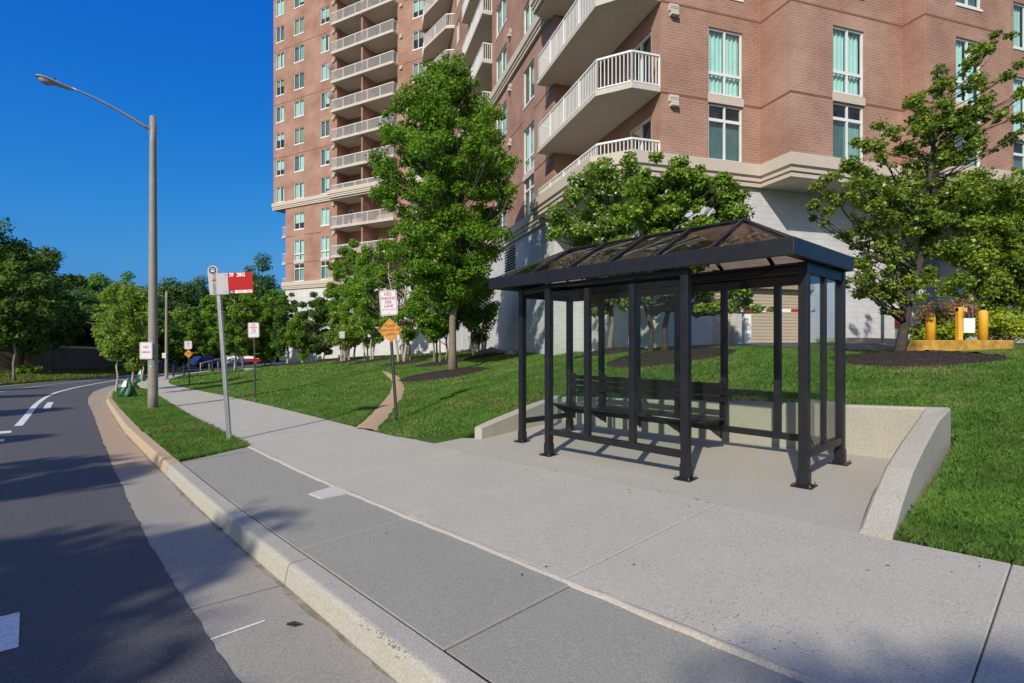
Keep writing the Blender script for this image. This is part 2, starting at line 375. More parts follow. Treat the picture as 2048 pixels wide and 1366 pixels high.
#HFUN-END
def h1(x,y): return float(H(x,y))
SB=1.3; PAD_T=7.6; PAD_L=7.0      # pad limits along s (right, left) and back t
def padz(s,t): return -.03*s+.026+.05*(t-4.87)
def in_pad(s,t,m=0): return (t<PAD_T+.2+m)&(s>SB-.27-m)&(s<PAD_L+.25+m)&(t>4.5)
# ---------------------------------------------------------------- ground sheet
def axis(lo,hi,fine0,fine1,d0,grow):
    a=list(np.arange(fine0,fine1+1e-6,d0)); d=d0
    while a[-1]<hi: d*=grow; a.append(a[-1]+d)
    d=d0
    while a[0]>lo: d*=grow; a.insert(0,a[0]-d)
    return np.array(a)
def build_ground():
    S=axis(-400,900,-4,42,.3,1.08); T=axis(-500,700,-1,26,.3,1.08)
    s,t=np.meshgrid(S,T,indexing='ij'); x,y=xy(s,t); z=H(x,y)
    sc=np.clip(s,-60,150)
    # sink under everything paved
    dp=np.minimum(walk_r(sc)-t, t-(far_g(sc)-.55))
    kg=(t>kerb_b(sc))&(t<walk_l(sc))&(s>9.3)
    sink=np.where(dp>0,.03+np.clip(dp,0,.6)*.9,0)
    sink=np.where(kg,.02,sink)
    ip=in_pad(s,t,.1); sink=np.where(ip,.55,sink)
    z=z-sink+ (RNG.random(z.shape)-.5)*.015
    V=np.stack([x,y,z],-1).reshape(-1,3); nr,nc=s.shape
    i,j=np.meshgrid(np.arange(nr-1),np.arange(nc-1),indexing='ij'); b=(i*nc+j).ravel()
    Fc=np.stack([b,b+nc,b+nc+1,b+1],-1)
    o=npmesh('ground',V,Fc,M['ground'],smooth=True); tag(o,kind='structure')
build_ground()
def strip(name,ss,lo,hi,zf,mat,n=1,label=None,skirt=0,jl=0,jr=0):
    """sheet between t=lo(s) and t=hi(s)"""
    mb=MB(); P=[]
    for k,s in enumerate(ss):
        a=float(lo(s))+(random.random()-.5)*jl; b=float(hi(s))+(random.random()-.5)*jr; row=[]
        for q in range(n+1):
            t=a+(b-a)*q/n; x,y=xy(s,t); row.append((x,y,float(zf(s,t))))
        P.append(row)
    mb.grid(P)
    if skirt:
        for col in (0,-1): mb.grid([[r[col],(r[col][0],r[col][1],r[col][2]-skirt)] for r in P],sm=False)
        for r in (P[0],P[-1]): mb.grid([[p,(p[0],p[1],p[2]-skirt)] for p in r],sm=False)
    o=obj(name,mb,mat); tag(o,kind='structure'); return o
def fr(a,b,d): return [a+(b-a)*i/max(1,round((b-a)/d)) for i in range(max(1,round((b-a)/d))+1)]
SR=fr(-40,-4,2)+fr(-3.9,20,.09)+fr(20.2,40,.3)+fr(41,135,1)
# road: crowned sheet with a ragged edge over the gutter pan
def roadsurf(s,t):
    g=float(gut(s)); return float(road_z(s))+.02+.004+.018*min(max(g-t,0),4)-.012*max(min(g-t-4,5),0)
_rag=[0]
def ragged(s):
    _rag[0]=.5*_rag[0]+random.gauss(0,.006); return float(gut(s))+_rag[0]
strip('road',SR,lambda s:float(far_g(s)),ragged,roadsurf,M['asphalt'],n=10)
# gutter pans
def gz(s,t): return float(road_z(s))+.02*(1-min(max((t-float(gut(s)))/(float(kerb_f(s))-float(gut(s))),0),1))
for k,(a,b,m) in enumerate([(-40,-2.05,'gutter_new'),(-2.04,4.15,'gutter_new'),(4.16,9.75,'gutter_new'),(9.76,15.6,'gutter_tan'),(15.61,22,'gutter_tan'),(22.01,25.6,'gutter_tan'),(25.61,29.3,'gutter_new'),(29.31,33,'gutter_tan'),(33.01,130,'gutter_new')]):
    strip('gutter',fr(a+.006,b-.006,.5),lambda s:float(gut(s))-.35,lambda s:float(kerb_f(s))+.05,gz,M[m],n=3,skirt=.1)
strip('far_gutter',fr(-40,130,1),lambda s:float(far_g(s))-.55,lambda s:float(far_g(s))+.05,lambda s,t:float(road_z(s))+.05,M['gutter_new'],n=1,skirt=.1)
# kerb: rounded section swept along the gutter, in lengths with joints
def kerb(a,b,mat):
    mb=MB(); P=[]
    for s in fr(a,b,.25):
        kf=float(kerb_f(s)); kb=float(kerb_b(s)); zt=float(plane(s,kb)); zb=float(road_z(s))-.1
        prof=[(kf-.038,zb),(kf-.03,zt-.14),(kf-.009,zt-.042),(kf-.006,zt-.03),(kf+.002,zt-.014),(kf+.014,zt-.004),(kf+.028,zt),(kf+.04,zt+.0005),(kb-.006,zt),(kb,zt-.01),(kb,zt-.4)]
        P.append([(*xy(s,t),z) for t,z in prof])
    mb.grid(P,sm=False); n=len(P[0])
    for r in (P[0],P[-1]): mb.add(r,[tuple(range(n))])
    o=obj('kerb',mb,mat); tag(o,kind='structure')
for a,b,m in [(-40,-2.05,'kerb_new'),(-2.035,4.14,'kerb_new'),(4.155,9.4,'kerb_new'),(9.415,15.5,'kerb_tan'),(15.51,25,'kerb_tan'),(25.01,40,'kerb_tan'),(40.01,130,'kerb_new')]: kerb(a,b,M[m])
# slabs
def slabs(name,cuts,lo,hi,zf,mat,gap=.007,th=.2,sub=1):
    mb=MB()
    for a,b in zip(cuts[:-1],cuts[1:]):
        dz=(random.random()-.5)*.006; q=fr(a+gap/2,b-gap/2,.7); 
        L=[(*xy(s,lo(s)),zf(s,lo(s))+dz) for s in q]; Rr=[(*xy(s,hi(s)),zf(s,hi(s))+dz) for s in q]
        e=.012
        def ins(p,c,k=e):
            v=Vector(c)-Vector(p); v.z=0; v.normalize(); return (p[0]+v.x*k,p[1]+v.y*k,p[2])
        c=[(l[0]+r[0])/2 for l,r in zip(L,Rr)]; cy=[(l[1]+r[1])/2 for l,r in zip(L,Rr)]; m=len(q)//2; cc=(c[m],cy[m],L[m][2])
        top=[[ins(l,cc),ins(r,cc)] for l,r in zip(L,Rr)]
        mb.grid(top)
        ring=[t[0] for t in top]+[t[1] for t in top][::-1]; out=L+Rr[::-1]
        k=len(ring); o2=[(p[0],p[1],p[2]-.006) for p in out]; o3=[(p[0],p[1],p[2]-th) for p in out]
        mb.add(ring+o2,[(i,(i+1)%k,k+(i+1)%k,k+i) for i in range(k)]); mb.add(o2+o3,[(i,(i+1)%k,k+(i+1)%k,k+i) for i in range(k)])
    o=obj(name,mb,mat); tag(o,kind='structure'); return o
wcuts=[2.42+2.05*k for k in range(-14,24)]+[51.6+2.05*k for k in range(1,20)]
slabs('sidewalk',wcuts,lambda s:float(walk_l(s))+.004,lambda s:float(walk_r(s)),lambda s,t:float(plane(s,t)),M['walk'])
scuts=[2.35-2.08*k for k in range(14,0,-1)]+[2.35,4.43,6.55,9.55]
slabs('kerb_strip',scuts,lambda s:float(kerb_b(s))+.02,lambda s:float(walk_l(s))-.006-.0,lambda s,t:float(plane(s,t))-.012,M['walk_new'])
strip('joint_bed',fr(-35,9.5,.5)+fr(9.6,90,.5),lambda s:float(kerb_b(s))-.01 if s<9.4 else float(walk_l(s))+.05,lambda s:float(walk_r(s))-.05,lambda s,t:float(plane(s,t))-.024,M['joint'])
strip('kerb_gap',fr(-35,9.5,.5),lambda s:float(kerb_b(s))-.005,lambda s:float(kerb_b(s))+.03,lambda s,t:float(plane(s,t))-.018,M['gap'])
strip('gutter_silt',fr(-12,40,.12),lambda s:float(kerb_f(s))-.03-.035*random.random()-.015*(1+math.sin(s*1.9)),lambda s:float(kerb_f(s))-.02,lambda s,t:gz(s,t)+.003,M['silt'])
# small end piece of the strip where the grass starts
mb=MB(); pts=[(9.555,kerb_b(9.5)+.014),(9.555,walk_l(9.5)-.006),(10.05,walk_l(10)-.006)]
mb.prism([xy(*p) for p in pts],-.9,[float(plane(*p))-.012 for p in pts]); tag(obj('kerb_strip',mb,M['walk_new']),kind='structure')
# white patch set in the strip
mb=MB(); q=[(6.03,2.36),(5.72,2.38),(5.68,2.71),(6.12,2.74)]; mb.prism([xy(*p) for p in q],[float(plane(*p))-.1 for p in q],[float(plane(*p))+.003 for p in q]); tag(obj('utility_slab',mb,M['slab_white']),kind='structure')
# thin mortar ridge along the joint
mb=MB(); P=[]
for s in fr(-6,10,.15):
    t0=float(walk_l(s))-.03+random.gauss(0,.004); z=float(plane(s,t0))
    P.append([(*xy(s,t0-.012),z-.014),(*xy(s,t0+.01),z+.004),(*xy(s,t0+.036+random.gauss(0,.008)),z+.0055),(*xy(s,t0+.055),z-.004)])
mb.grid(P); tag(obj('joint_ridge',mb,M['ridge']),kind='structure')
# road markings
def mark(name,ss,c,wd):
    strip(name,ss,lambda s:c(s)-wd/2,lambda s:c(s)+wd/2,lambda s,t:roadsurf(s,t)+.005,M['paint'])
mark('lane_marking',fr(19.3,75,.6),lambda s:float(gut(s))-1.62,.17)
mark('lane_marking',fr(25.6,29.5,.6),lambda s:float(gut(s))-1.22,.2)
mark('lane_marking',[17.55,18.1],lambda s:-.44,.25); mark('lane_marking',[15.75,16.25],lambda s:-.52,.25)
mark('lane_marking',fr(4.3,4.9,.3),lambda s:-.13,.17)
mark('lane_marking',fr(-20,70,1),lambda s:(float(gut(s))+float(far_g(s)))/2-.4,.12)
mb=MB(); a=Vector((*xy(3.61,.76),0)); b=Vector((*xy(3.64,1.14),0)); 
for v in (a,b): s_,t_=st(v.x,v.y); v.z=gz(s_,t_)+.004
mb.add([a,b,b+Vector((-.014,.016,0)),a+Vector((-.014,.016,0))],[(0,1,2,3)]); tag(obj('chalk_mark',mb,M['paint']),kind='structure')
# shelter pad
mb=MB(); pts=[(SB-.1,4.853),(PAD_L+.02,4.87),(PAD_L+.02,PAD_T+.05),(SB-.1,PAD_T+.05)]
pp=[(s,t) for s,t in pts]; P=[[(*xy(SB-.1+(PAD_L+.12-SB)*i/10,4.856+(PAD_T+.17-4.856)*j/6),0) for j in range(7)] for i in range(11)]
P=[[(x,y,padz(*st(x,y))) for x,y,_ in r] for r in P]; mb.grid(P,sm=False); tag(obj('shelter_pad',mb,M['pad']),kind='structure')
mb=MB(); q=[(7.02,4.875),(8.6,4.93),(7.02,5.72)]; mb.prism([xy(*p) for p in q],[padz(*p)-.2 for p in q],[padz(*p)-.003 for p in q]); tag(obj('shelter_pad',mb,M['pad']),kind='structure')
# wood-chip trail worn into the lawn
L=[(-3.26,10.92),(-3.46,13.14),(-3.92,16.68),(-4.67,20.56),(-6.3,25.7)]
Rg=[(-2.65,10.44),(-2.73,11.86),(-3.08,15.12),(-3.64,18.3),(-4.8,22.72),(-6.28,25.9)]
def dense(p,n):
    p=np.array(p); d=np.r_[0,np.cumsum(np.hypot(*np.diff(p,axis=0).T))]; q=np.linspace(0,d[-1],n)
    f=np.stack([np.interp(q,d,p[:,0]),np.interp(q,d,p[:,1])],-1)
    for _ in range(3): f[1:-1]=(f[:-2]+2*f[1:-1]+f[2:])/4
    return f
TL,TR=dense(L,48),dense(Rg,48)
mb=MB(); P=[]
for a,b in zip(TL,TR):
    row=[]
    for q in range(5):
        c=a+(b-a)*q/4; row.append((c[0],c[1],h1(*c)+.012+.012*(q in(1,2,3))-(.03 if q in (0,4) else 0)))
    P.append(row)
mb.grid(P); tag(obj('path',mb,M['trail']),kind='structure')
def in_trail(x,y):
    c=(TL+TR)/2; hw=np.hypot(*(TL-TR).T)/2
    out=np.zeros(x.shape,bool)
    for k in range(len(c)): out|=(x-c[k,0])**2+(y-c[k,1])**2<(hw[k]*.92)**2
    return out
# ================================================================ apartment building
BLD=thing('apartment_building','large red brick apartment building with white balconies, stone cornices and a painted white block base','building',(4.845,17.176,1.3))
K=np.array([4.845,17.176]); EB=np.array([.954,.299]); EB/=np.hypot(*EB); EA=np.array([-EB[1],EB[0]])
def ab(a,b): return tuple(K-EB*b+EA*a)
TOP=47.0; LOW0=-4; DZT=.43; FH=2.95
C1=K+3.943*EB; C2=C1-1.316*EA; C3=C2+4.905*EB; C4=C3-.755*EA; C5=C4+4.31*EB; C6=C5+1.22*EA; C7=C6+15*EB
FA1=Fr(ab(32.4,1.25),-EA); FRT=Fr(ab(6.2,1.25),EB); FA0=Fr(ab(6.2,0),-EA); FS1=Fr(tuple(K),EB); FR2=Fr(tuple(C1),-EA); FS2=Fr(tuple(C2),EB)
FR3=Fr(tuple(C3),-EA); FS3=Fr(tuple(C4),EB); FR4=Fr(tuple(C5),EA); FS4=Fr(tuple(C6),EB)
TW=np.array([.876,-.482]); TW/=np.hypot(*TW); TQ=np.array([-22.75,56.9])
FT=Fr(tuple(TQ),TW)
TU0=FT.u_at(547); TU0L=FT.u_at(571); TU1=19.1
wallmb=MB(); basemb=MB(); coursemb=MB(); ventmb=[]
def panel(F,u0,u1,z0,z1,op=(),mb=wallmb,dep=.14):
    us=sorted({u0,u1,*[x for o in op for x in o[:2] if u0<x<u1]}); zs=sorted({z0,z1,*[x for o in op for x in o[2:4] if z0<x<z1]})
    for a,b in zip(us[:-1],us[1:]):
        for c,d in zip(zs[:-1],zs[1:]):
            m=((a+b)/2,(c+d)/2)
            if any(o[0]<m[0]<o[1] and o[2]<m[1]<o[3] for o in op): continue
            mb.add([F.P(a,c),F.P(b,c),F.P(b,d),F.P(a,d)],[(0,1,2,3)],uvs=[[(a,c),(b,c),(b,d),(a,d)]])
    for a,b,c,d in [o[:4] for o in op]:
        for p,q,U in (((a,c),(a,d),0),((b,d),(b,c),0),((b,c),(a,c),1),((a,d),(b,d),1)):
            V=[F.P(*p),F.P(*q),F.P(*q,-dep),F.P(*p,-dep)]
            uv=[(0,p[1]),(0,q[1]),(dep,q[1]),(dep,p[1])] if not U else [(p[0],0),(q[0],0),(q[0],dep),(p[0],dep)]
            mb.add(V,[(0,1,2,3)],uvs=[uv])
WINS=[]
def vis(F,u,z):
    x,y,_=F.P(u,z); 
    return y>1 and -150<1024+1060*x/y<2250 and -330<684-1060*(z-1.5)/y
def window(F,u0,u1,z0,z1,kind,sil='stone'):
    """white frame set in the reveal > pane, curtain or blind"""
    WINS.append(1)
    f=MB(); o0,o1=-.12,-.05; w=.055
    F.box(f,u0,u0+w,z0,z1,o0,o1); F.box(f,u1-w,u1,z0,z1,o0,o1); F.box(f,u0+w,u1-w,z1-w,z1,o0,o1); F.box(f,u0+w,u1-w,z0,z0+w*1.3,o0,o1+.02)
    um=(u0+u1)/2; zt=None
    F.box(f,um-.03,um+.03,z0+w*1.3,z1-w,o0,o1-.003)
    if kind=='low': zt=z1-.27*(z1-z0)
    if kind=='up': zt=z0+.33*(z1-z0)
    if zt: F.box(f,u0+w,u1-w,zt-.05,zt+.05,o0,o1-.006)
    fr_=obj('window',f,M['white'],BLD)
    p=MB(); p.add([F.P(u0+.01,z0+.01,-.09),F.P(u1-.01,z0+.01,-.09),F.P(u1-.01,z1-.01,-.09),F.P(u0+.01,z1-.01,-.09)],[(0,1,2,3)]); obj('pane',p,M['winglass'],fr_,fix=False)
    # room behind
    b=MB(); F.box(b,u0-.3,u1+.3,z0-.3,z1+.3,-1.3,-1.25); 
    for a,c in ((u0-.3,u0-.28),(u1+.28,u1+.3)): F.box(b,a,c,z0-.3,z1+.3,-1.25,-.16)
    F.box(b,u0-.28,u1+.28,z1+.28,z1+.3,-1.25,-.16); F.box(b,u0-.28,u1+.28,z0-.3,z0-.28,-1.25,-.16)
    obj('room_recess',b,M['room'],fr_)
    k=random.random()
    def cloth(a,b_,c,d,amp,mat,nm):
        m=MB(); n=max(8,int((b_-a)/.03)); P=[]
        for i in range(n+1):
            u=a+(b_-a)*i/n; o=-.2+amp*math.sin(i*1.15+random.random()*.5); P.append([F.P(u,c,o),F.P(u,d,o*.98)])
        m.grid(P); obj(nm,m,M[mat],fr_)
    if kind=='up':
        cloth(u0,um-.02,z0+.05,z1,.03,'curtain','curtain'); cloth(um+.02+.1*random.random(),u1-.06*random.random(),z0+.05,z1,.03,'curtain','curtain')
    elif kind=='low':
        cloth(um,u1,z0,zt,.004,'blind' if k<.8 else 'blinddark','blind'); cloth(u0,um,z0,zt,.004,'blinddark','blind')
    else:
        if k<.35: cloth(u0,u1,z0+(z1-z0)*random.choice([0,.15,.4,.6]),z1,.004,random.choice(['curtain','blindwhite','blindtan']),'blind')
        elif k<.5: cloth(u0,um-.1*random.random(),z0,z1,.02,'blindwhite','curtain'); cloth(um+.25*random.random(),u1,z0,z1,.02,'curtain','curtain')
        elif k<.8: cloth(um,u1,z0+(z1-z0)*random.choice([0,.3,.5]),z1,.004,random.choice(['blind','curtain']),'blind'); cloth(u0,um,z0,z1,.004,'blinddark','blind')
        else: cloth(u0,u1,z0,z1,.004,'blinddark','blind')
    if sil: 
        s_=MB(); F.box(s_,u0-.02,u1+.02,z0-.09,z0-.005,-.13,.03); obj('sill',s_,M['white'],fr_)
LEV=[(7.60,9.50,'low'),(9.82,12.05,'up'),(13.2,15.0,'s')]+[(16.5+FH*j,18.2+FH*j,'s') for j in range(10)]
def column(F,u0,u1,dz=0,lev=LEV,lo=-9,hi=99):
    op=[]
    for z0,z1,k in lev:
        if z0+dz>hi or z0+dz<lo: continue
        op.append((u0,u1,z0+dz,z1+dz))
        if vis(F,u0,z0+dz): window(F,u0,u1,z0+dz,z1+dz,k,sil=(k!='up'))
        elif False: pass
        if k=='low' and vis(F,u0,z1+dz):
            s_=MB(); F.box(s_,u0-.03,u1+.03,z1+dz+.02,z1+dz+.29,-.1,.035); obj('spandrel',s_,M['stone'],BLD)
    return op
def course(F,u0,u1,zs):
    for z in zs:
        m=MB(); F.box(m,u0,u1,z-.035,z+.035,-.02,.008); obj('brick_course',m,M['brick_sill'],BLD)
def vent(F,u,z):
    m=MB(); F.box(m,u-.17,u+.17,z-.02,z+.2,.0,.10); F.box(m,u-.13,u+.13,z-.17,z-.02,.0,.17); 
    for q in(-.09,0,.09): F.box(m,u-.17+.03,u+.17-.03,z+.06+q*.6,z+.08+q*.6,.1,.115)
    obj('wall_vent',m,M['slabp'],BLD)
STR=[9.6+FH*k for k in range(13)]
# ---- near wing, right-hand facade
o1=column(FS1,FS1.u_at(1417),FS1.u_at(1485)); panel(FS1,0,3.943,6.8,TOP,o1); course(FS1,0,FS1.u_at(1417),STR[:1]); course(FS1,FS1.u_at(1485),3.943,STR[:1]); course(FS1,0,3.943,STR[1:4])
panel(FR2,0,1.316,6.8,TOP); course(FR2,0,1.316,STR[:4])
a,b=FS2.u_at(1666),FS2.u_at(1728); o2=column(FS2,a,b); panel(FS2,0,4.905,6.8,TOP,o2); course(FS2,0,a,STR[:1]); course(FS2,b,4.905,STR[:1]); course(FS2,0,4.905,STR[1:4])
panel(FR3,0,.755,6.8,TOP); course(FR3,0,.755,STR[:4])
a,b=FS3.u_at(1912),FS3.u_at(1963); o3=column(FS3,a,b); panel(FS3,0,4.31,6.8,TOP,o3); course(FS3,0,a,STR[:1]); course(FS3,b,4.31,STR[:1]); course(FS3,0,4.31,STR[1:4])
panel(FR4,0,1.22,6.8,TOP)
a,b=FS4.u_at(2027),FS4.u_at(2078); o4=column(FS4,a,b); panel(FS4,0,15,6.8,TOP,o4); course(FS4,0,a,STR[:1]); course(FS4,b,15,STR[:1]); course(FS4,0,15,STR[1:4])
vent(FS1,.42,STR[0]-.27); vent(FS1,.42,STR[1]-.27)
# ---- near wing, street facade
od=[(4.15,5.6,STR[0]+.2+FH*k,STR[0]+2.35+FH*k) for k in range(4)]+[(4.15,5.6,6.95,9.1)]
panel(FA0,0,6.2,6.8,TOP,od); panel(FRT,0,1.25,6.8,TOP)
for a,b,c,d in od:
    f=MB(); FA0.box(f,a,a+.08,c,d,-.12,-.04); FA0.box(f,b-.08,b,c,d,-.12,-.04); FA0.box(f,a+.08,b-.08,d-.08,d,-.12,-.04); FA0.box(f,(a+b)/2-.05,(a+b)/2+.05,c,d-.08,-.12,-.045)
    w_=obj('balcony_door',f,M['white'],BLD); p=MB(); p.add([FA0.P(a,c,-.09),FA0.P(b,c,-.09),FA0.P(b,d,-.09),FA0.P(a,d,-.09)],[(0,1,2,3)]); obj('pane',p,M['winglass'],w_,fix=False)
    p=MB(); FA0.box(p,a-.2,b+.2,c-.1,d+.2,-1.5,-1.4); obj('room_recess',p,M['room'],w_)
REC0,REC1=32.4-22.4,32.4-16.3
oa=column(FA1,FA1.u_at(1047),FA1.u_at(1068)); ob=column(FA1,FA1.u_at(992),FA1.u_at(1013)); oc=column(FA1,FA1.u_at(913),FA1.u_at(918.5))
panel(FA1,0,REC0,6.8,TOP,oc); panel(FA1,REC1,26.2,6.8,TOP,oa+ob)
for (u0,u1) in ((0,FA1.u_at(913)),(FA1.u_at(918.5),REC0),(REC1,FA1.u_at(992)),(FA1.u_at(1013),FA1.u_at(1047)),(FA1.u_at(1068),26.2)): course(FA1,u0,u1,STR[:1]+STR[1:2])
course(FA1,REC1,26.2,[STR[k] for k in (4,6,8)])
for k in range(9): vent(FA1,FA1.u_at(1021),STR[k]-.27)
FB=Fr(FA1.P(REC0,0,-1.2)[:2],-EA); panel(FB,0,REC1-REC0,6.8,TOP)
Fx=Fr(FA1.P(REC0,0,0)[:2],EB); 
panel(Fr(FA1.P(REC0,0,0)[:2],EB),0,1.2,6.8,TOP); panel(Fr(FA1.P(REC1,0,-1.2)[:2],-EB),0,1.2,6.8,TOP)
# ---- tall wing
T0,T1=FT.u_at(674),FT.u_at(795)
c1=column(FT,FT.u_at(552),FT.u_at(568),DZT,LEV[3:]); c2=column(FT,FT.u_at(588),FT.u_at(608),DZT); c3=column(FT,FT.u_at(641),FT.u_at(658.5),DZT); c4=column(FT,FT.u_at(825),FT.u_at(847),DZT)
panel(FT,TU0L,T0,7.2,15.7+DZT,[o for o in c2+c3 if o[2]<15.5]); panel(FT,TU0,T0,15.7+DZT,TOP,[o for o in c1+c2+c3 if o[2]>15.5]); panel(FT,T1,TU1,7.2,TOP,c4)
for z in (STR[0]+DZT,STR[1]+DZT): course(FT,FT.u_at(608),FT.u_at(641),[z]); course(FT,TU0L,FT.u_at(588),[z]); course(FT,FT.u_at(658.5),T0,[z])
for k in (4,6,8,10): course(FT,TU0,T0,[STR[k]+DZT]); course(FT,T1,TU1,[STR[k]+DZT])
for k in range(11):
    vent(FT,T0-.45,STR[k]+DZT-.3); vent(FT,T1+.5,STR[k]+DZT-.3)
FTB=Fr(FT.P(T0,0,-1.6)[:2],TW); 
dz_=[(FTB.u_at(690),FTB.u_at(706),STR[k]+DZT+.2,STR[k]+DZT+2.3) for k in range(11)]
panel(FTB,0,T1-T0,7.2,TOP,[o for o in dz_])
for a,b,c,d in dz_:
    f=MB(); FTB.box(f,a,a+.08,c,d,-.1,-.03); FTB.box(f,b-.08,b,c,d,-.1,-.03); FTB.box(f,a+.08,b-.08,d-.08,d,-.1,-.03); FTB.box(f,(a+b)/2-.04,(a+b)/2+.04,c,d-.08,-.1,-.035)
    w_=obj('balcony_door',f,M['white'],BLD); p=MB(); p.add([FTB.P(a,c,-.07),FTB.P(b,c,-.07),FTB.P(b,d,-.07),FTB.P(a,d,-.07)],[(0,1,2,3)]); obj('pane',p,M['winglass'],w_,fix=False)
    p=MB(); FTB.box(p,a-.2,b+.2,c-.1,d+.2,-1.2,-1.1); obj('room_recess',p,M['room'],w_)
BKT=(-FT.n[0],-FT.n[1])
panel(Fr(FT.P(T0,0,0)[:2],BKT),0,1.6,7.2,TOP); panel(Fr(FT.P(T1,0,-1.6)[:2],(-BKT[0],-BKT[1])),0,1.6,7.2,TOP)
um=FT.u_at(729); m_=MB(); 
for k in range(12): 
    z=STR[k]+DZT+.17; FT.box(wallmb,um-.1,um+.1,z,z+FH-.17,-1.6,.35)
panel(Fr(FT.P(TU0L,0,-15)[:2],(-BKT[0],-BKT[1])),0,15,7.2,15.7+DZT); panel(Fr(FT.P(TU0,0,-15)[:2],(-BKT[0],-BKT[1])),0,15,15.7+DZT,TOP)
panel(Fr(tuple(C7),EA),0,16,LOW0,TOP); bk=np.array(FT.P(TU0,0,-15)[:2]); panel(Fr(tuple(C7+16*EA),bk-(C7+16*EA)),0,float(np.hypot(*(bk-(C7+16*EA)))),LOW0,TOP)
# closing roof and back
obj('flat_roof',MB().prism([FT.P(TU0,0,-.1)[:2],FT.P(TU1,0,-.1)[:2],FA1.P(26.2,0,-.1)[:2],ab(6.2,-.1),ab(.1,-.1),tuple(C1+.1*EA),tuple(C3+.2*EA),tuple(C7+.2*EA),tuple(C7+16*EA),tuple(np.array(FT.P(TU0,0,-15)[:2]))],TOP-.4,TOP-.02),M['stone'],BLD)
# ---- white painted base
LOW=-4
gd=[(FS1.u_at(1425),FS1.u_at(1475),LOW,3.92),(FS1.u_at(1501),FS1.u_at(1632),LOW,3.92)]
panel(FS1,0,12.67,LOW,6.95,gd,basemb,dep=.35)
Fq=Fr(tuple(K+12.67*EB),EA); panel(Fq,0,3.2,LOW,6.95,(),basemb)
Fq2=Fr(tuple(K+12.67*EB+3.2*EA),EB); panel(Fq2,0,14,LOW,6.95,(),basemb)
panel(FA0,0,6.2,LOW,6.8,(),basemb); panel(FRT,0,1.25,LOW,6.8,(),basemb)
lv=(FA1.u_at(1008),FA1.u_at(1031),5.35,6.65)
panel(FA1,0,26.2,LOW,6.8,[lv],basemb); panel(FT,TU0L,TU1,LOW,7.2,(),basemb)
panel(Fr(FT.P(TU0L,0,-15)[:2],(-BKT[0],-BKT[1])),0,15,LOW,7.2,(),basemb)
obj('brick_wall',wallmb,M['brick'],BLD,fix=False); obj('base_wall',basemb,M['cmu'],BLD,fix=False)
m=MB(); n_=9
for i in range(n_):
    z=lv[2]+(lv[3]-lv[2])*i/n_; c=FA1.P((lv[0]+lv[1])/2,z+.05,-.05); m.obox(c,(FA1.d[0]*(lv[1]-lv[0])/2,FA1.d[1]*(lv[1]-lv[0])/2,0),(FA1.n[0]*.05,FA1.n[1]*.05,-.045),(0,0,.012))
FA1.box(m,lv[0]-.4,lv[1]+.4,lv[2]-.4,lv[3]+.4,-.3,-.28,1); obj('louver',m,[M['louver'],M['room']],BLD)
for gi,(a,b,c,d) in enumerate(gd):
    m=MB(); zb=1.25; k=int((d-zb)/.115)
    for i in range(k+1):
        z=zb+i*.115; FS1.box(m,a+.02,b-.02,z,z+.10,-.30,-.268); FS1.box(m,a+.02,b-.02,z+.10,z+.115,-.30,-.285)
    o=obj('garage_door',m,M['door'],BLD)
    h_=MB(); FS1.box(h_,a,b,d-.55,d-.003,-.26,-.06); obj('door_top_shade',h_,pm('door_top_shade',(.36,.29,.22),.7),BLD)  # darker tan box stands in for shade across the door top
# soffit under the projecting bays, and at cornice level under the corner balcony
BP=[ab(6.49,1.26),ab(6.49,1.92),ab(.885,1.92),ab(0,1.07),tuple(K)]
obj('soffit',MB().prism([tuple(C1-.01*EA),tuple(C2+.02*EA),tuple(C3+.02*EA),tuple(C4+.02*EA),tuple(C5+.02*EA),tuple(C6),tuple(C6+2.8*EB),tuple(K+12.6*EB+3.1*EA),tuple(K+12.6*EB+.05*EA)],6.815,6.98),M['slabp'],BLD)
# ---- cornices: moulded profile swept along the facade with mitred corners
PROF=[(-.05,0),(.14,0),(.14,.12),(.12,.15),(.19,.17),(.19,.25),(.165,.26),(.165,.33),(.24,.36),(.24,.75),(-.05,.75)]
def sweep(name,path,z0,mat,prof=PROF,parent=BLD):
    mb=MB(); p=[Vector((q[0],q[1],0)) for q in path]; P=[]
    for i,q in enumerate(p):
        n1=n2=None
        if i>0: d=(p[i]-p[i-1]).normalized(); n1=Vector((d.y,-d.x,0))
        if i<len(p)-1: d=(p[i+1]-p[i]).normalized(); n2=Vector((d.y,-d.x,0))
        if n1 is None: mi=n2
        elif n2 is None: mi=n1
        else: mi=(n1+n2); mi=mi/max(.35,(1+n1.dot(n2)))
        P.append([(q.x+mi.x*o,q.y+mi.y*o,z0+z) for o,z in prof])
    mb.grid(P,sm=False); k=len(prof)
    for r in (P[0],P[-1]): mb.add(r,[tuple(range(k))])
    return obj(name,mb,mat,parent)
pathS=[tuple(K),tuple(C1),tuple(C2),tuple(C3),tuple(C4),tuple(C5),tuple(C6),tuple(C7)]
pathL=[FA1.P(0,0)[:2],FA1.P(26.2-.35,0)[:2],BP[1],BP[2],BP[3]]+pathS
sweep('cornice',pathL,6.8,M['stone']); sweep('cornice',pathL,15.65,M['stone'])
obj('soffit',MB().prism([BP[1],BP[2],BP[3],ab(0,.02),ab(6.15,.02),ab(6.15,1.22)],6.83,7.0),M['slabp'],BLD)
obj('soffit',MB().prism([BP[1],BP[2],BP[3],ab(0,.02),ab(6.15,.02),ab(6.15,1.22)],15.68,15.85),M['slabp'],BLD)
bl=.65
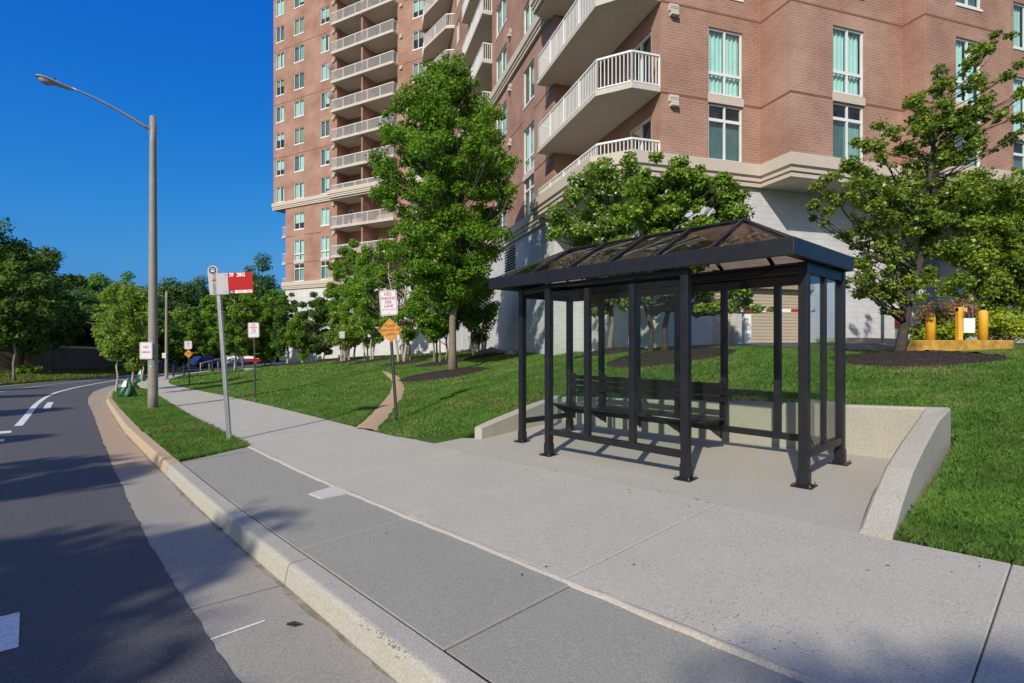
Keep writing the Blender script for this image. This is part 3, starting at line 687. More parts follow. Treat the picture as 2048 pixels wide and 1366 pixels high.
pathT=[FT.P(TU0L,0)[:2],FT.P(T0-.25,0)[:2],FT.P(T0-.25,0,bl)[:2],FT.P(T1+.1,0,bl)[:2],FT.P(T1+.1,0)[:2],FT.P(TU1,0)[:2]]
sweep('cornice',[FT.P(TU0,0)[:2]]+pathT[1:],15.65+DZT,M['stone']); sweep('cornice',[FT.P(TU0L-.4,0)[:2]]+pathT[1:],6.8+DZT,M['stone'])
obj('soffit',MB().prism([FT.P(TU0,0,.1)[:2],FT.P(TU0L+.05,0,.1)[:2],FT.P(TU0L+.05,0,-15)[:2],FT.P(TU0,0,-15)[:2]],15.67+DZT,15.8+DZT),M['slabp'],BLD)
# ---- balconies: slab > railing
def railing(path,z0,h,par,sp=.125,wd=.026):
    mb=MB()
    for a,b in zip(path[:-1],path[1:]):
        a=Vector((a[0],a[1],0)); b=Vector((b[0],b[1],0)); L=(b-a).length; d=(b-a)/L
        mb.bar(a+Vector((0,0,z0+h)),b+Vector((0,0,z0+h)),.075,.06); mb.bar(a+Vector((0,0,z0+.07)),b+Vector((0,0,z0+.07)),.04,.04)
        k=max(1,round(L/1.55))
        for i in range(k+1):
            q=a+d*L*i/k; mb.bar(q+Vector((0,0,z0)),q+Vector((0,0,z0+h-.03)),.06)
        n=int(L/sp)
        for i in range(1,n):
            q=a+d*L*i/n; mb.bar(q+Vector((0,0,z0+.09)),q+Vector((0,0,z0+h-.03)),wd)
    return obj('railing',mb,M['white'],par,fix=False)
def inset(path,e):
    p=[Vector((q[0],q[1],0)) for q in path]; out=[]
    for i,q in enumerate(p):
        ns=[]
        if i>0: d=(p[i]-p[i-1]).normalized(); ns.append(Vector((d.y,-d.x,0)))
        if i<len(p)-1: d=(p[i+1]-p[i]).normalized(); ns.append(Vector((d.y,-d.x,0)))
        mi=ns[0] if len(ns)==1 else (ns[0]+ns[1])/(1+ns[0].dot(ns[1]))
        out.append((q.x-mi.x*e,q.y-mi.y*e))
    return out
def balcony(outer,back,z,h=1.02,zr=None):
    s=MB().prism(list(outer)+list(back),z,z+.175); o=obj('balcony',s,M['slabp'],BLD)
    railing(inset(outer,.07),z+.175 if zr is None else zr,h,o); return o
nearb=[ab(6.3,0.02),ab(0.0,.02)]
for k in range(3):
    balcony(BP[:4]+[ab(-.0,.03)],[ab(6.15,.03),ab(6.15,1.26)],STR[k])
o=balcony(BP[:4]+[ab(-.0,.03)],[ab(6.15,.03),ab(6.15,1.26)],7.2,h=.45,zr=7.56)
for k in range(2,11):
    outer=[FA1.P(REC0+.02,0,.02)[:2],FA1.P(REC0+.02,0,.62)[:2],FA1.P(REC1+.1,0,.62)[:2],FA1.P(REC1+.1,0,.01)[:2]]
    balcony(outer,[FA1.P(REC1-.02,0,.01)[:2],FA1.P(REC1-.02,0,-1.18)[:2],FA1.P(REC0+.02,0,-1.18)[:2]],STR[k] if k!=2 else STR[k]+.001)
balcony([FA1.P(REC0+.02,0,.02)[:2],FA1.P(REC0+.02,0,.62)[:2],FA1.P(REC1+.1,0,.62)[:2],FA1.P(REC1+.1,0,.01)[:2]],[FA1.P(REC1-.02,0,.01)[:2],FA1.P(REC1-.02,0,-1.18)[:2],FA1.P(REC0+.02,0,-1.18)[:2]],7.15,h=.55,zr=7.56)
aL=32.4-FA1.u_at(909)
cb=[(-8.35,48.98),(-7.74,46.65),(-5.47,43.6),ab(aL,1.24)]
for k in range(3,11): balcony(cb,[ab(32.3,1.24)],STR[k])
for k in range(0,11):
    z=STR[k]+DZT
    if k==2: zz=dict(h=.5,zr=16.42+DZT)
    else: zz={}
    balcony([FT.P(T0+.02,0,.01)[:2],FT.P(T0-.22,0,.02)[:2],FT.P(T0-.22,0,bl)[:2],FT.P(T1+.05,0,bl)[:2],FT.P(T1+.05,0,.02)[:2]][1:],[FT.P(T1-.02,0,.02)[:2],FT.P(T1-.02,0,-1.58)[:2],FT.P(T0+.02,0,-1.58)[:2],FT.P(T0+.02,0,.01)[:2]],z,**zz)
for z,kw in ((STR[1]+DZT,{}),(STR[0]+DZT,{}),(7.1+DZT,dict(h=.5,zr=7.57+DZT))):
    u=TU0L; balcony([FT.P(u-.01,0,-3)[:2],FT.P(u-.95,0,-3)[:2],FT.P(u-.95,0,-.25)[:2],FT.P(u-.01,0,-.25)[:2]],[],z,**kw)
# satellite dishes clamped to balcony railings
def dish(loc,az,lab):
    t=thing('satellite_dish',lab,'satellite dish',loc,'satellite dishes on the tower balconies',rz=az)
    m=MB(); P=[]
    for i in range(6):
        r=.36*i/5; P.append([(r*math.cos(q*math.pi/8),-.12+.5*r*r*1.3,.55+r*1.12*math.sin(q*math.pi/8)) for q in range(17)])
    m.grid(P); d=obj('reflector',m,M['dish'],t,local=True)
    m=MB(); m.tube([(0,0,-.1),(0,0,.4),(0,-.1,.55)],.025); m.tube([(0,-.08,.3),(0,-.5,.42)],.012); m.box(-.04,.04,-.56,-.48,.38,.48); obj('mount_arm',m,M['dish'],t,local=True)
dish(FT.P(T0-.2,STR[6]+DZT+1.15,.7),R(28),'grey satellite dish clamped to the left end of a high tower balcony')
dish(FT.P(T0-.2,STR[5]+DZT+1.15,.7),R(28),'grey satellite dish on a tower balcony directly below another dish')
dish(FT.P(T1-.1,STR[9]+DZT+1.1,.7),R(28),'grey satellite dish at the right end of a top balcony rail of the tower')
# ================================================================ bus shelter
def sbox(mb,s0,s1,t0,t1,z0,z1,mi=0):
    c=xy((s0+s1)/2,(t0+t1)/2); mb.obox((c[0],c[1],(z0+z1)/2),(DX*(s1-s0)/2,DY*(s1-s0)/2,0),(NX*(t1-t0)/2,NY*(t1-t0)/2,0),(0,0,(z1-z0)/2),mi)
def S3(s,t,z): return (*xy(s,t),z)
SH=thing('bus_shelter','black steel and glass bus shelter with a smoked hip roof on a concrete pad','bus shelter',(*xy(4.1,6.2),padz(4.1,6.2)))
r0,r1,q0,q1,zb,zt=1.889,6.35,5.297,7.116,2.324,2.494
m=MB()
sbox(m,r0,r1,q0,q0+.03,zb,zt); sbox(m,r0,r1,q1-.03,q1,zb,zt); sbox(m,r0,r0+.03,q0+.03,q1-.03,zb,zt); sbox(m,r1-.03,r1,q0+.03,q1-.03,zb,zt)
sbox(m,r0+.03,r1-.03,q0+.03,q0+.13,zb+.012,zb+.05); sbox(m,r0+.03,r1-.03,q1-.13,q1-.03,zb+.012,zb+.05); sbox(m,r0+.03,r0+.13,q0+.13,q1-.13,zb+.012,zb+.05); sbox(m,r1-.13,r1-.03,q0+.13,q1-.13,zb+.012,zb+.05)
sbox(m,r0+.03,r1-.03,q0+.03,q0+.07,zt-.035,zt-.004); sbox(m,r0+.03,r1-.03,q1-.07,q1-.03,zt-.035,zt-.004); sbox(m,r0+.03,r0+.07,q0+.07,q1-.07,zt-.035,zt-.004); sbox(m,r1-.07,r1-.03,q0+.07,q1-.07,zt-.035,zt-.004)
obj('fascia',m,M['black'],SH,bevel=.006)
# smoked roof panels, bulging slightly between the ribs
RZ=2.93; tm=(q0+q1)/2; rs0,rs1=r0+.88,r1-.88; e=.05
def rz(t): return zt-.03+(RZ-zt+.03)*(1-abs(t-tm)/(tm-q0-e))
def slope(sa,sb,side):
    P=[]; n=8
    for i in range(n+1):
        row=[]
        for j in range(n+1):
            t=(q0+e) + (tm-q0-e)*j/n; s=sa+(sb-sa)*i/n
            bul=.030*math.sin(math.pi*i/n)*math.sin(math.pi*min(1,j/n*1.0))
            row.append(S3(s,t if side<0 else 2*tm-t,rz(t)+bul))
        P.append(row)
    return P
cuts=[rs0+(rs1-rs0)*k/4 for k in range(5)]
m=MB()
for side in(-1,1):
    for a,b in zip(cuts[:-1],cuts[1:]): m.grid(slope(a,b,side))
    for sgn,re,rr in((0,r0+e,rs0),(1,r1-e,rs1)):   # hip corners
        P=[]; n=8
        for i in range(n+1):
            row=[]
            for j in range(n+1):
                v=j/n; t=(q0+e)+(tm-q0-e)*v; sh=re+(rr-re)*v; s=sh+(rr-sh)*i/n
                row.append(S3(s,t if side<0 else 2*tm-t,rz(t)+.02*math.sin(math.pi*i/n)*math.sin(math.pi*v)))
            P.append(row)
        m.grid(P)
for re,rr in((r0+e,rs0),(r1-e,rs1)):   # end triangles
    P=[]; n=10
    for j in range(n+1):
        v=j/n; s=re+(rr-re)*v; h=(tm-q0-e)*(1-v); P.append([S3(s,tm-h+2*h*i/n,zt-.03+(RZ-zt+.03)*v+.035*math.sin(math.pi*i/n)*math.sin(math.pi*v)) for i in range(n+1)])
    m.grid(P)
obj('roof_panel',m,M['smoke'],SH)
for k,s in enumerate(cuts):
    m=MB()
    for side in(-1,1):
        t_=q0+e if side<0 else q1-e; m.bar(S3(s,t_,zt-.01),S3(s,tm,RZ+.015),.045,.02)
    obj('rib',m,M['black'],SH)
m=MB()
for rr,re in((rs0,r0+e),(rs1,r1-e)):
    for t_ in(q0+e,q1-e): m=MB(); m.bar(S3(re,t_,zt-.012),S3(rr,tm,RZ+.012),.04,.018); obj('hip_rib',m,M['black'],SH)
m=MB(); m.bar(S3(rs0,tm,RZ+.01),S3(rs1,tm,RZ+.01),.04,.022); obj('ridge',m,M['black'],SH)
# posts with base plates
PW=.045
def post(s,t,plate=True,w=PW,z0=None,top=zb):
    m=MB(); z=padz(s,t) if z0 is None else z0; sbox(m,s-w,s+w,t-w,t+w,z,top)
    if plate: sbox(m,s-w-.007,s+w+.007,t-w-.007,t+w+.007,z,z+.17)
    p=obj('post',m,M['black'],SH,bevel=.004)
    if plate:
        b=MB(); sbox(b,s-.10,s+.10,t-.10,t+.10,z+.001,z+.014); obj('base_plate',b,M['black'],p)
        for i in(-1,1):
            for j in(-1,1):
                c=Vector(S3(s+.078*i,t+.078*j,z+.014)); u_=Vector((0,0,1)); b=MB(); b.tube([c,c+u_*.014,c+u_*.0141,c+u_*.03],[.011,.011,.0055,.0055],6,sm=False); obj('bolt',b,M['bolt'],p)
TF,TS,TB=5.446,5.892,7.04
sL,sA,sB_,sR=6.215,5.197,3.079,2.003
post(sL,TS); post(sA,TF); post(sB_,TF); post(sR,TS); post(sR,TB); post(sL,TB)
def gz2(s,t): return padz(s,t)
zr0,zr1=.265,.345
def prail(s0,t0,s1,t1,z0=None):
    m=MB(); d=np.array([s1-s0,t1-t0]); L=np.hypot(*d); d/=L; a=(s0+d[0]*PW,t0+d[1]*PW); b=(s1-d[0]*PW,t1-d[1]*PW)
    za=padz(*a)+(zr0+zr1)/2; zc=padz(*b)+(zr0+zr1)/2; za=zc=(za+zc)/2
    m.bar(S3(*a,za),S3(*b,zc),.075,.08); obj('bottom_rail',m,M['black'],SH,bevel=.004)
    hz=2.295 if t0==TF else 2.262; m=MB(); m.bar(S3(*a,hz),S3(*b,hz),.07,.05 if t0==TF else .11); obj('header_rail',m,M['black'],SH,bevel=.004)
    return (za+zc)/2+.04
def pane(s0,t0,s1,t1,z0,z1):
    m=MB(); m.bar(S3(s0,t0,(z0+z1)/2),S3(s1,t1,(z0+z1)/2),.008,z1-z0); obj('glass_pane',m,M['shglass'],SH)
def screen(s0,t0,s1,t1,n,w=PW*.85):
    z=prail(s0,t0,s1,t1)
    for k in range(1,n):
        f=k/n; s=s0+(s1-s0)*f; t=t0+(t1-t0)*f; post(s,t,False,w,z-.001,2.207)
    for k in range(n):
        f0=k/n;f1=(k+1)/n; d=np.array([s1-s0,t1-t0]); L=np.hypot(*d); d/=L
        a=np.array([s0,t0])+d*(L*f0+PW*.9); b=np.array([s0,t0])+d*(L*f1-PW*.9); pane(*a,*b,z+.004,2.206)
screen(sB_,TF,sA,TF,3); screen(sR,TS,sR,TB,2,.028); screen(sL,TS,sL,TB,1); screen(sR,TB,sL,TB,6)
m=MB(); m.bar(S3(sA+PW,TF,2.285),S3(sL-PW,TS,2.285),.05,.06); obj('header_rail',m,M['black'],SH)
# bench fixed to the rear posts
BN=bpy.data.objects.new('bench',None); C.objects.link(BN); BN.parent=SH
b0,b1=3.36,6.13; zs=padz(4.7,6.8)+.48
m=MB()
for k in range(5): sbox(m,b0,b1,6.48+.095*k,6.56+.095*k,zs-.012,zs+.012)
m.tube([S3(b0,6.475,zs-.004),S3(b1,6.475,zs-.004)],.022,10); obj('seat',m,M['blackb'],BN)
m=MB()
for k in range(3): sbox(m,b0,b1,6.955+.012*k,6.975+.012*k,zs+.22+.09*k,zs+.295+.09*k)
obj('backrest',m,M['blackb'],BN)
for s in (b0+.06,4.05,4.72,5.39,b1-.08):
    m=MB(); vs=[S3(s,t,z) for t,z in((6.47,zs-.02),(6.99,zs-.02),(6.99,zs-.26),(6.9,zs-.24))]; vs2=[S3(s+.012,t,z) for t,z in((6.47,zs-.02),(6.99,zs-.02),(6.99,zs-.26),(6.9,zs-.24))]
    m.add(vs+vs2,[(0,1,2,3),(7,6,5,4),(0,4,5,1),(1,5,6,2),(2,6,7,3),(3,7,4,0)]); sbox(m,s-.01,s+.03,6.985,7.0,zs-.28,zs+.5)
    obj('bracket',m,M['blackb'],BN)
# small advert sticker patch on a rear post
# ---------------------------------------------------------------- retaining wall
def rwall():
    m=MB(); 
    secs=[]
    def zr(t): return float(np.interp(t,[4.87,5.25,5.7,6.3,7.6],[.03,.21,.385,.52,.75]))
    for t in (4.87,5.0,5.25,5.5,5.7,6.0,6.3,6.8,7.2,7.58): 
        f=(t-4.87)/2.71; secs.append(((1.25+.05*f,t),(1.03+.09*f,t-.02 if f==0 else t),zr(t)))
    secs[-1]=((1.30,7.58),(1.10,7.80),.75)
    for s in (2.5,3.7,4.9,6.1): secs.append(((s,7.58),(s,7.8),.75-.32*(s-1.3)/5.75))
    secs.append(((7.03,7.58),(7.26,7.8),.43))
    for t in (7.1,6.6,6.1): 
        f=(7.58-t)/1.92; secs.append(((7.03-.05*f,t),(7.24-.07*f,t),.43-.37*f))
    secs.append(((6.965,5.66),(7.12,5.63),.058))
    P=[]
    for (a,b,z) in secs:
        a=np.array(a);b=np.array(b); d=(b-a)/np.hypot(*(b-a)); 
        zl=float(plane(*a))-.5
        P.append([S3(*a,zl),S3(*a,z-.022),S3(*(a+d*.022),z),S3(*(b-d*.022),z),S3(*b,z-.022),S3(*b,zl)])
    m.grid(P,sm=False)
    for r in(P[0],P[-1]): m.add(r,[tuple(range(6))])
    o=obj('retaining_wall',m,M['wallc']); tag(o,'low U-shaped concrete retaining wall with sloping ends around the bus shelter pad','retaining wall')
rwall()
# ================================================================ trees
def leafgeo(P,Nrm,size,rng,fold=.10,asp=.36):
    n=len(P); d=rng.normal(size=(n,3)); d-=Nrm*np.sum(d*Nrm,1,keepdims=True); d/=np.linalg.norm(d,axis=1,keepdims=True)+1e-9
    sd=np.cross(Nrm,d); s=size[:,None]
    V=np.stack([P-d*s*.5,P+sd*s*asp+Nrm*s*fold,P+d*s*.5-Nrm*s*fold,P-sd*s*asp+Nrm*s*fold],1).reshape(-1,3)
    return V,np.arange(4*n).reshape(-1,4)
def crown_leaves(cl,n,size,rng,flat=.75,up=.55,shell=.5):
    """cl: array rows x,y,z,r"""
    cl=np.asarray(cl,float); wgt=cl[:,3]**2; wgt/=wgt.sum(); k=rng.choice(len(cl),n,p=wgt)
    v=rng.normal(size=(n,3)); v/=np.linalg.norm(v,axis=1,keepdims=True)
    rad=(shell+(1-shell)*rng.random(n)**.5)*rng.uniform(.75,1.12,n); rad=np.where(rng.random(n)<.3,rng.random(n),rad)
    off=v*(rad*cl[k,3])[:,None]; off[:,2]*=flat
    P=cl[k,:3]+off
    Nn=v*.6+rng.normal(size=(n,3))*.55; Nn[:,2]+=up; Nn/=np.linalg.norm(Nn,axis=1,keepdims=True)
    sz=size*rng.uniform(.45,1.5,n)
    return leafgeo(P,Nn,sz,rng)
def limb(m,a,b,ra,rb,rng,n=5,bow=.12,sides=6):
    a=np.array(a,float);b=np.array(b,float); L=np.linalg.norm(b-a); o=rng.normal(size=3)*L*bow*.5; o[2]=-abs(o[2])*.6
    pts=[];rr=[]
    for i in range(n+1):
        f=i/n; pts.append(a+(b-a)*f+o*math.sin(math.pi*f)+ (rng.normal(size=3)*L*.012 if 0<i<n else 0)); rr.append(ra+(rb-ra)*f)
    m.tube(pts,rr,sides); return pts
def tree(name,label,loc,clusters,leaves,lsize,bark,leafm,seed,trunk_r=.12,fork=.35,stems=1,group=None,cat='tree',extra=None,sides=8,flat=.75,lean=(0,0),limbs=True,top=None,shell=.5,fill=0,skip=0):
    """clusters local (x,y,z,r). thing > trunk, crown"""
    rng=np.random.default_rng(seed); t=thing(name,label,cat,loc,group)
    cl=np.array(clusters,float); ext=[]; ztop=cl[:,2].max() if top is None else top; m=MB()
    zf=fork; axes=[]
    for s in range(stems):
        a=2*math.pi*s/stems+rng.random(); sp=.0 if stems==1 else rng.uniform(.25,.5)
        base=np.array([math.cos(a)*.13*(stems>1)*2,math.sin(a)*.13*(stems>1)*2,-.25]); tip=np.array([lean[0]+math.cos(a)*sp*ztop*.3,lean[1]+math.sin(a)*sp*ztop*.3,ztop*.93])
        n=10; pts=[];rr=[]; r=trunk_r if stems==1 else trunk_r*.62
        for i in range(n+1):
            f=i/n; w=rng.normal(size=3)*.018*ztop*(.15<f<1)*.5; w[2]=0
            pts.append(base+(tip-base)*f+w); rr.append(max(.012,r*(1.45 if i==0 else 1)*(1-.86*f**.9)))
        m.tube(pts,rr,sides); axes.append(np.array(pts))
    if limbs:
        for c in cl:
            if rng.random()<skip: continue
            ax=axes[rng.integers(len(axes))]; hd=np.hypot(c[0]-np.interp(c[2],ax[:,2],ax[:,0]),c[1]-np.interp(c[2],ax[:,2],ax[:,1]))
            z0=max(zf,c[2]-hd*rng.uniform(.5,.95)); z0=min(z0,ax[-1,2]*.95)
            a=[np.interp(z0,ax[:,2],ax[:,0]),np.interp(z0,ax[:,2],ax[:,1]),z0]
            ra=max(.010,trunk_r*.30*(1-z0/(ztop*1.15))); pts=limb(m,a,c[:3],ra,.006,rng)
            for q in range(fill):
                p=pts[2+q%4]+rng.normal(size=3)*c[3]*.35; ext.append((*p,c[3]*rng.uniform(.45,.8)))
            for q in range(2):
                p=pts[rng.integers(2,5)]; d=c[:3]+rng.normal(size=3)*c[3]*.6; limb(m,p,d,.012,.004,rng,3,.1,4)
    obj('trunk',m,bark,t,local=True)
    if ext: cl=np.vstack([cl,np.array(ext)])
    V,Fc=crown_leaves(cl,leaves,lsize,rng,flat,shell=shell); o=npmesh('crown',V,Fc,leafm,t)
    if extra: 
        nm,mat2,n2,s2=extra; V,Fc=crown_leaves(cl,n2,s2,rng,flat,shell=.85); npmesh(nm,V,Fc,mat2,t)
    return t
def profile_clusters(prof,n,seed,rc=.3,cx=0,cy=0,squash=1.0,hollow=.35):
    """clusters filling a crown whose radius varies with height: prof [(z,r)...]"""
    rng=np.random.default_rng(seed); z=[p[0] for p in prof]; r=[p[1] for p in prof]; out=[]
    zz=np.linspace(z[0],z[-1],60); ww=np.interp(zz,z,r)**1.3+.05; ww/=ww.sum(); lob=rng.uniform(.75,1.22,9)
    for i in range(n):
        h=rng.choice(zz,p=ww)+rng.normal()*.05; a=rng.random()*2*math.pi; R0=np.interp(h,z,r)*np.interp(a,np.linspace(0,2*math.pi,10),np.r_[lob,lob[0]])
        f=math.sqrt(hollow+(1-hollow)*rng.random()) if rng.random()<.75 else rng.random(); k=rc*rng.uniform(.6,1.35)
        q=max(0,R0-k*.7)*f; out.append((cx+q*math.cos(a),cy+q*math.sin(a)*squash,h,k))
    return out
def ground_at(px,Y): 
    X=(px-1024)/1060*Y; return (X,Y,h1(X,Y))
def px_clusters(lst,loc,Y,dep,seed):
    """hand-placed clumps of a crown (seen from the street) given true depth by dep"""
    rng=np.random.default_rng(seed); out=[]
    for px,py,rp in lst:
        for _ in range(6):
            yy=Y+rng.uniform(-dep,dep); r=rp/1060*Y*rng.uniform(.33,.68); jx,jz=np.clip(rng.normal(size=2),-1.1,1.1)*rp/1060*Y*.5
            out.append(((px-1024)/1060*Y-loc[0]+jx,yy-loc[1],1.5+(684-py)/1060*Y-loc[2]+jz,r))
    return out
def mulch(x,y,r,label,hgt=.14,ex=1.0,rot=0,mat='mulch'):
    m=MB(); P=[]; ph=[random.uniform(.86,1.1)+.07*math.sin(3*2*math.pi*q/48) for q in range(48)]
    for i in range(15):
        f=i/14; row=[]
        for j in range(49):
            a=2*math.pi*j/48; rr=r*f*ph[j%48]; u,v=rr*math.cos(a)*ex,rr*math.sin(a); px=x+u*math.cos(rot)-v*math.sin(rot); py=y+u*math.sin(rot)+v*math.cos(rot)
            row.append((px,py,h1(px,py)+hgt*(1-f*f)*(1)+ (.012 if i<14 else -.03)+random.gauss(0,.014)))
        P.append(row)
    m.grid(P); o=obj('mulch_bed',m,M[mat]); tag(o,label,'mulch bed',kind='stuff'); MULCH.append((x,y,r,ex,rot)); return o
MULCH=[]
# ---- the tall street-side tree
ct=(-2.38,21.2,h1(-2.38,21.2))
prof=[(2.7,.7),(3.5,1.8),(4.8,2.8),(6.2,3.2),(7.6,3.4),(9.2,3.1),(10.6,2.4),(11.6,1.5),(12.5,.7),(12.9,.3)]
tree('maple_tree','tallest leafy green tree in a mulch ring on the lawn, before the tower balconies',ct,profile_clusters(prof,400,3,.40,-.2,hollow=.25),140000,.105,M['bark'],M['leaf'],11,.17,2.6,shell=.25,fill=2,skip=.35)
mulch(ct[0]-.3,ct[1]-.3,1.35,'dark mulch ring around the trunk of the tallest lawn tree',ex=1.35)
# ---- trees behind the shelter
la=(3.88,13.98,h1(3.88,13.98))
tree('holly_tree','bright green tree with a forked trunk right behind the bus shelter roof',la,px_clusters([(1440,395,32),(1466,420,28),(1412,380,28),(1290,362,34),(1265,425,45),(1375,372,32),(1330,355,40),(1390,370,45),(1290,385,40),(1440,405,38),(1350,410,60),(1290,440,50),(1410,440,50),(1450,470,30),(1330,490,55),(1400,500,50),(1265,500,45),(1300,550,50),(1370,560,45),(1440,560,40),(1450,600,38),(1490,590,30),(1270,585,35),(1340,600,30),(1500,610,22)],la,13.98,1.1,5),76000,.085,M['barkd'],M['leafy'],21,.15,1.25,stems=2,shell=.15,fill=2,skip=.5,flat=.65)
mulch(la[0]+.2,la[1]-.4,1.15,'dark mulch ring around the forked tree behind the shelter bench',ex=1.4)
lb=(3.15,17.0,h1(3.15,17.0))
tree('dogwood_tree','white flowering tree against the white wall, left of the shelter roof tree',lb,px_clusters([(1200,345,35),(1250,340,28),(1170,380,40),(1230,390,45),(1130,420,35),(1180,430,50),(1240,450,40),(1120,470,35),(1170,490,45),(1215,520,40),(1140,530,28),(1190,570,35),(1230,590,30),(1205,610,25)],lb,16.6,1.0,6),42000,.082,M['bark'],M['leafy'],22,.10,1.5,shell=.2,fill=2,skip=.4,extra=('blossom',M['blossom'],4200,.08))
mulch(lb[0]-.1,lb[1]-.5,.8,'dark mulch ring at the foot of the white flowering tree',ex=1.5)
# ---- right-hand holly with open branches
lr=(8.57,11.8,h1(8.57,11.8))
tree('holly_tree','open crooked holly with visible branches beside the yellow bollards',lr,px_clusters([(1945,110,26),(1905,150,34),(1960,165,26),(1840,210,42),(1895,225,40),(1950,225,36),(1790,255,36),(1865,270,38),(1930,285,44),(1995,268,30),(2030,262,20),(1740,320,38),(1690,360,40),(1755,375,44),(1820,340,34),(1895,335,38),(1670,405,28),(1730,440,40),(1800,420,44),(1860,400,40),(1790,500,44),(1715,520,30),(1845,470,40),(1700,560,24),(1765,570,36),(1840,560,34),(1880,440,40),(1730,600,16)],lr,11.8,1.0,8),42000,.072,M['barkd'],M['leafh'],23,.115,.75,lean=(1.15,0),shell=.15,fill=4,skip=.45,flat=.65)
mulch(8.35,11.0,1.15,'dark mulch mound below the open crooked holly',.18,ex=1.35,rot=-.3)
lq=(17.3,18.6,h1(17.3,18.6))
tree('holly_tree','dense dark holly at the right edge behind the yellow shrubs',lq,px_clusters([(1930,400,50),(1990,390,45),(2050,420,60),(1890,440,45),(1960,460,60),(2030,490,60),(1900,510,50),(1970,540,55),(2050,560,60),(1880,570,35),(1940,590,35),(2010,600,35),(2080,350,50),(2100,450,70),(1850,420,35),(2060,330,25)],lq,18.6,1.2,9),60000,.10,M['barkd'],M['leafh'],24,.16,1.0,shell=.15,fill=2,skip=.5)
# ---- myrtle row along the white base wall
def myr(px,Y,prof,seed,label,lm='leaf',stems=4,bark='barkl',n=34,leaves=5500,ls=.17,tr=.10,md=1.0,rc=.42,nm='crape_myrtle',fork=.9):
    g=ground_at(px,Y); tree(nm,label,g,profile_clusters(prof,int(n*2.4),seed,rc*.95),int(leaves*4.5),ls*.72,M[bark],M[lm],seed,tr,fork,stems,sides=6)
    if md: mulch(g[0],g[1]-.2,md,'dark mulch under the '+label.split(' with ')[0].split(',')[0],.1,ex=1.4)
P1=[(1.2,.6),(2.0,1.6),(3.2,2.2),(4.8,2.3),(6.2,1.8),(7.4,.7)]
myr(739,34.6,P1,31,'pale-stemmed tree with three thin trunks, fourth from the left along the white wall')
myr(808,29.5,[(1.3,.6),(2.2,1.5),(3.6,2.2),(5.2,2.2),(6.6,1.5),(7.4,.6)],32,'multi-stemmed tree with thick pale trunks just behind the dog sign',n=38,leaves=6500,tr=.14)
myr(880,26.2,[(1.1,.6),(1.8,1.3),(2.8,1.8),(3.6,1.6),(4.4,.8)],33,'spreading small tree with dark forked stems just left of the tallest tree trunk',bark='bark',n=30,leaves=4800,ls=.15)
myr(958,26.8,[(.9,.4),(1.5,1.0),(2.4,1.3),(3.2,1.1),(4.0,.5)],34,'small rounded tree with thin stems against the white wall, right of the tallest tree',bark='bark',n=26,leaves=3800,ls=.14,md=.9)
myr(700,41,[(1.0,.8),(2.2,2.0),(3.8,2.7),(5.6,2.7),(7.4,2.0),(8.8,.7)],35,'big rounded tree with dark leaves before the lower tower windows',bark='bark',stems=3,n=40,leaves=6500,ls=.2,tr=.13)
myr(690,37.5,[(.8,.5),(1.4,1.3),(2.4,1.6),(3.4,1.3),(4.4,.5)],36,'low bright tree with a trunk hidden by the distant back of a sign',n=26,leaves=4000,lm='leafy',md=.8)
myr(640,43,[(.7,.8),(1.6,1.8),(3.0,2.1),(4.4,1.7),(5.6,.9)],37,'pointed dark tree with a leafy tip against the white tower base',stems=2,bark='bark',n=28,leaves=4800,ls=.2,lm='leafd')
myr(605,44.2,[(.7,.5),(1.3,1.3),(2.2,1.7),(3.2,1.3),(4.0,.5)],38,'small round tree with one white trunk before the tower corner',stems=1,n=24,leaves=4200,ls=.18,lm='leaf',md=.9)
myr(575,47,[(.6,.6),(1.6,1.6),(3.2,1.9),(4.8,1.7),(6.4,.6)],39,'dark tree with a pale trunk at the outer corner of the tower',stems=1,bark='barkl',n=28,leaves=4800,ls=.2,lm='leafd')
myr(470,47,[(1.4,.8),(2.6,2.0),(4.4,2.5),(6.2,2.0),(7.6,.7)],40,'broad tree with a white trunk right of the bus stop pole',stems=1,n=38,leaves=6500,ls=.21,md=0,lm='leaf')
myr(486,51,[(1.4,.8),(2.6,1.8),(4.0,2.2),(5.6,1.8),(6.8,.7)],41,'leafy tree with a grey trunk behind the broad white-trunked one',stems=1,bark='bark',n=34,leaves=5500,ls=.21,md=0,lm='leafd')
myr(425,54,[(1.8,.8),(3.0,2.0),(4.6,2.4),(6.2,1.8),(7.6,.7)],42,'round tree with a thin dark trunk left of the bus stop pole',stems=1,bark='barkd',n=34,leaves=5500,ls=.22,md=0,lm='leaf')
myr(536,52,[(.8,.8),(2.0,1.8),(3.6,2.1),(5.2,1.6),(6.8,.6)],43,'dense tree with dark leaves between the second fire lane sign and the tower',stems=2,bark='bark',n=32,leaves=5200,ls=.21,md=.9,lm='leaf')
# ---- young kerbside trees
def young(px,Y,prof,seed,label,lm,n=30,leaves=3800,ls=.13,tr=.055):
    g=ground_at(px,Y); return tree('young_tree',label,g,profile_clusters(prof,int(n*2),seed,.3),int(leaves*2.4),ls*.8,M['barkl'],M[lm],seed,tr,1.0,1,sides=6)
young(233,26.3,[(1.5,.4),(2.2,1.0),(3.3,1.25),(4.4,1.0),(5.2,.4)],51,'young yellow-green tree leaning over the kerb bend, nearest the road','leafy',n=36,leaves=4600)
young(266,23.4,[(1.3,.3),(1.9,.7),(2.9,1.0),(4.0,.85),(5.0,.4)],52,'young tree standing in the green watering bag by the near lamp post','leafy',n=30,leaves=4000)
young(284,38,[(1.2,.5),(2.2,1.3),(3.6,1.5),(5.0,1.1),(6.2,.4)],53,'young tree with the farther watering bag, behind the lamp post','leaf',n=30,leaves=4000,ls=.17)
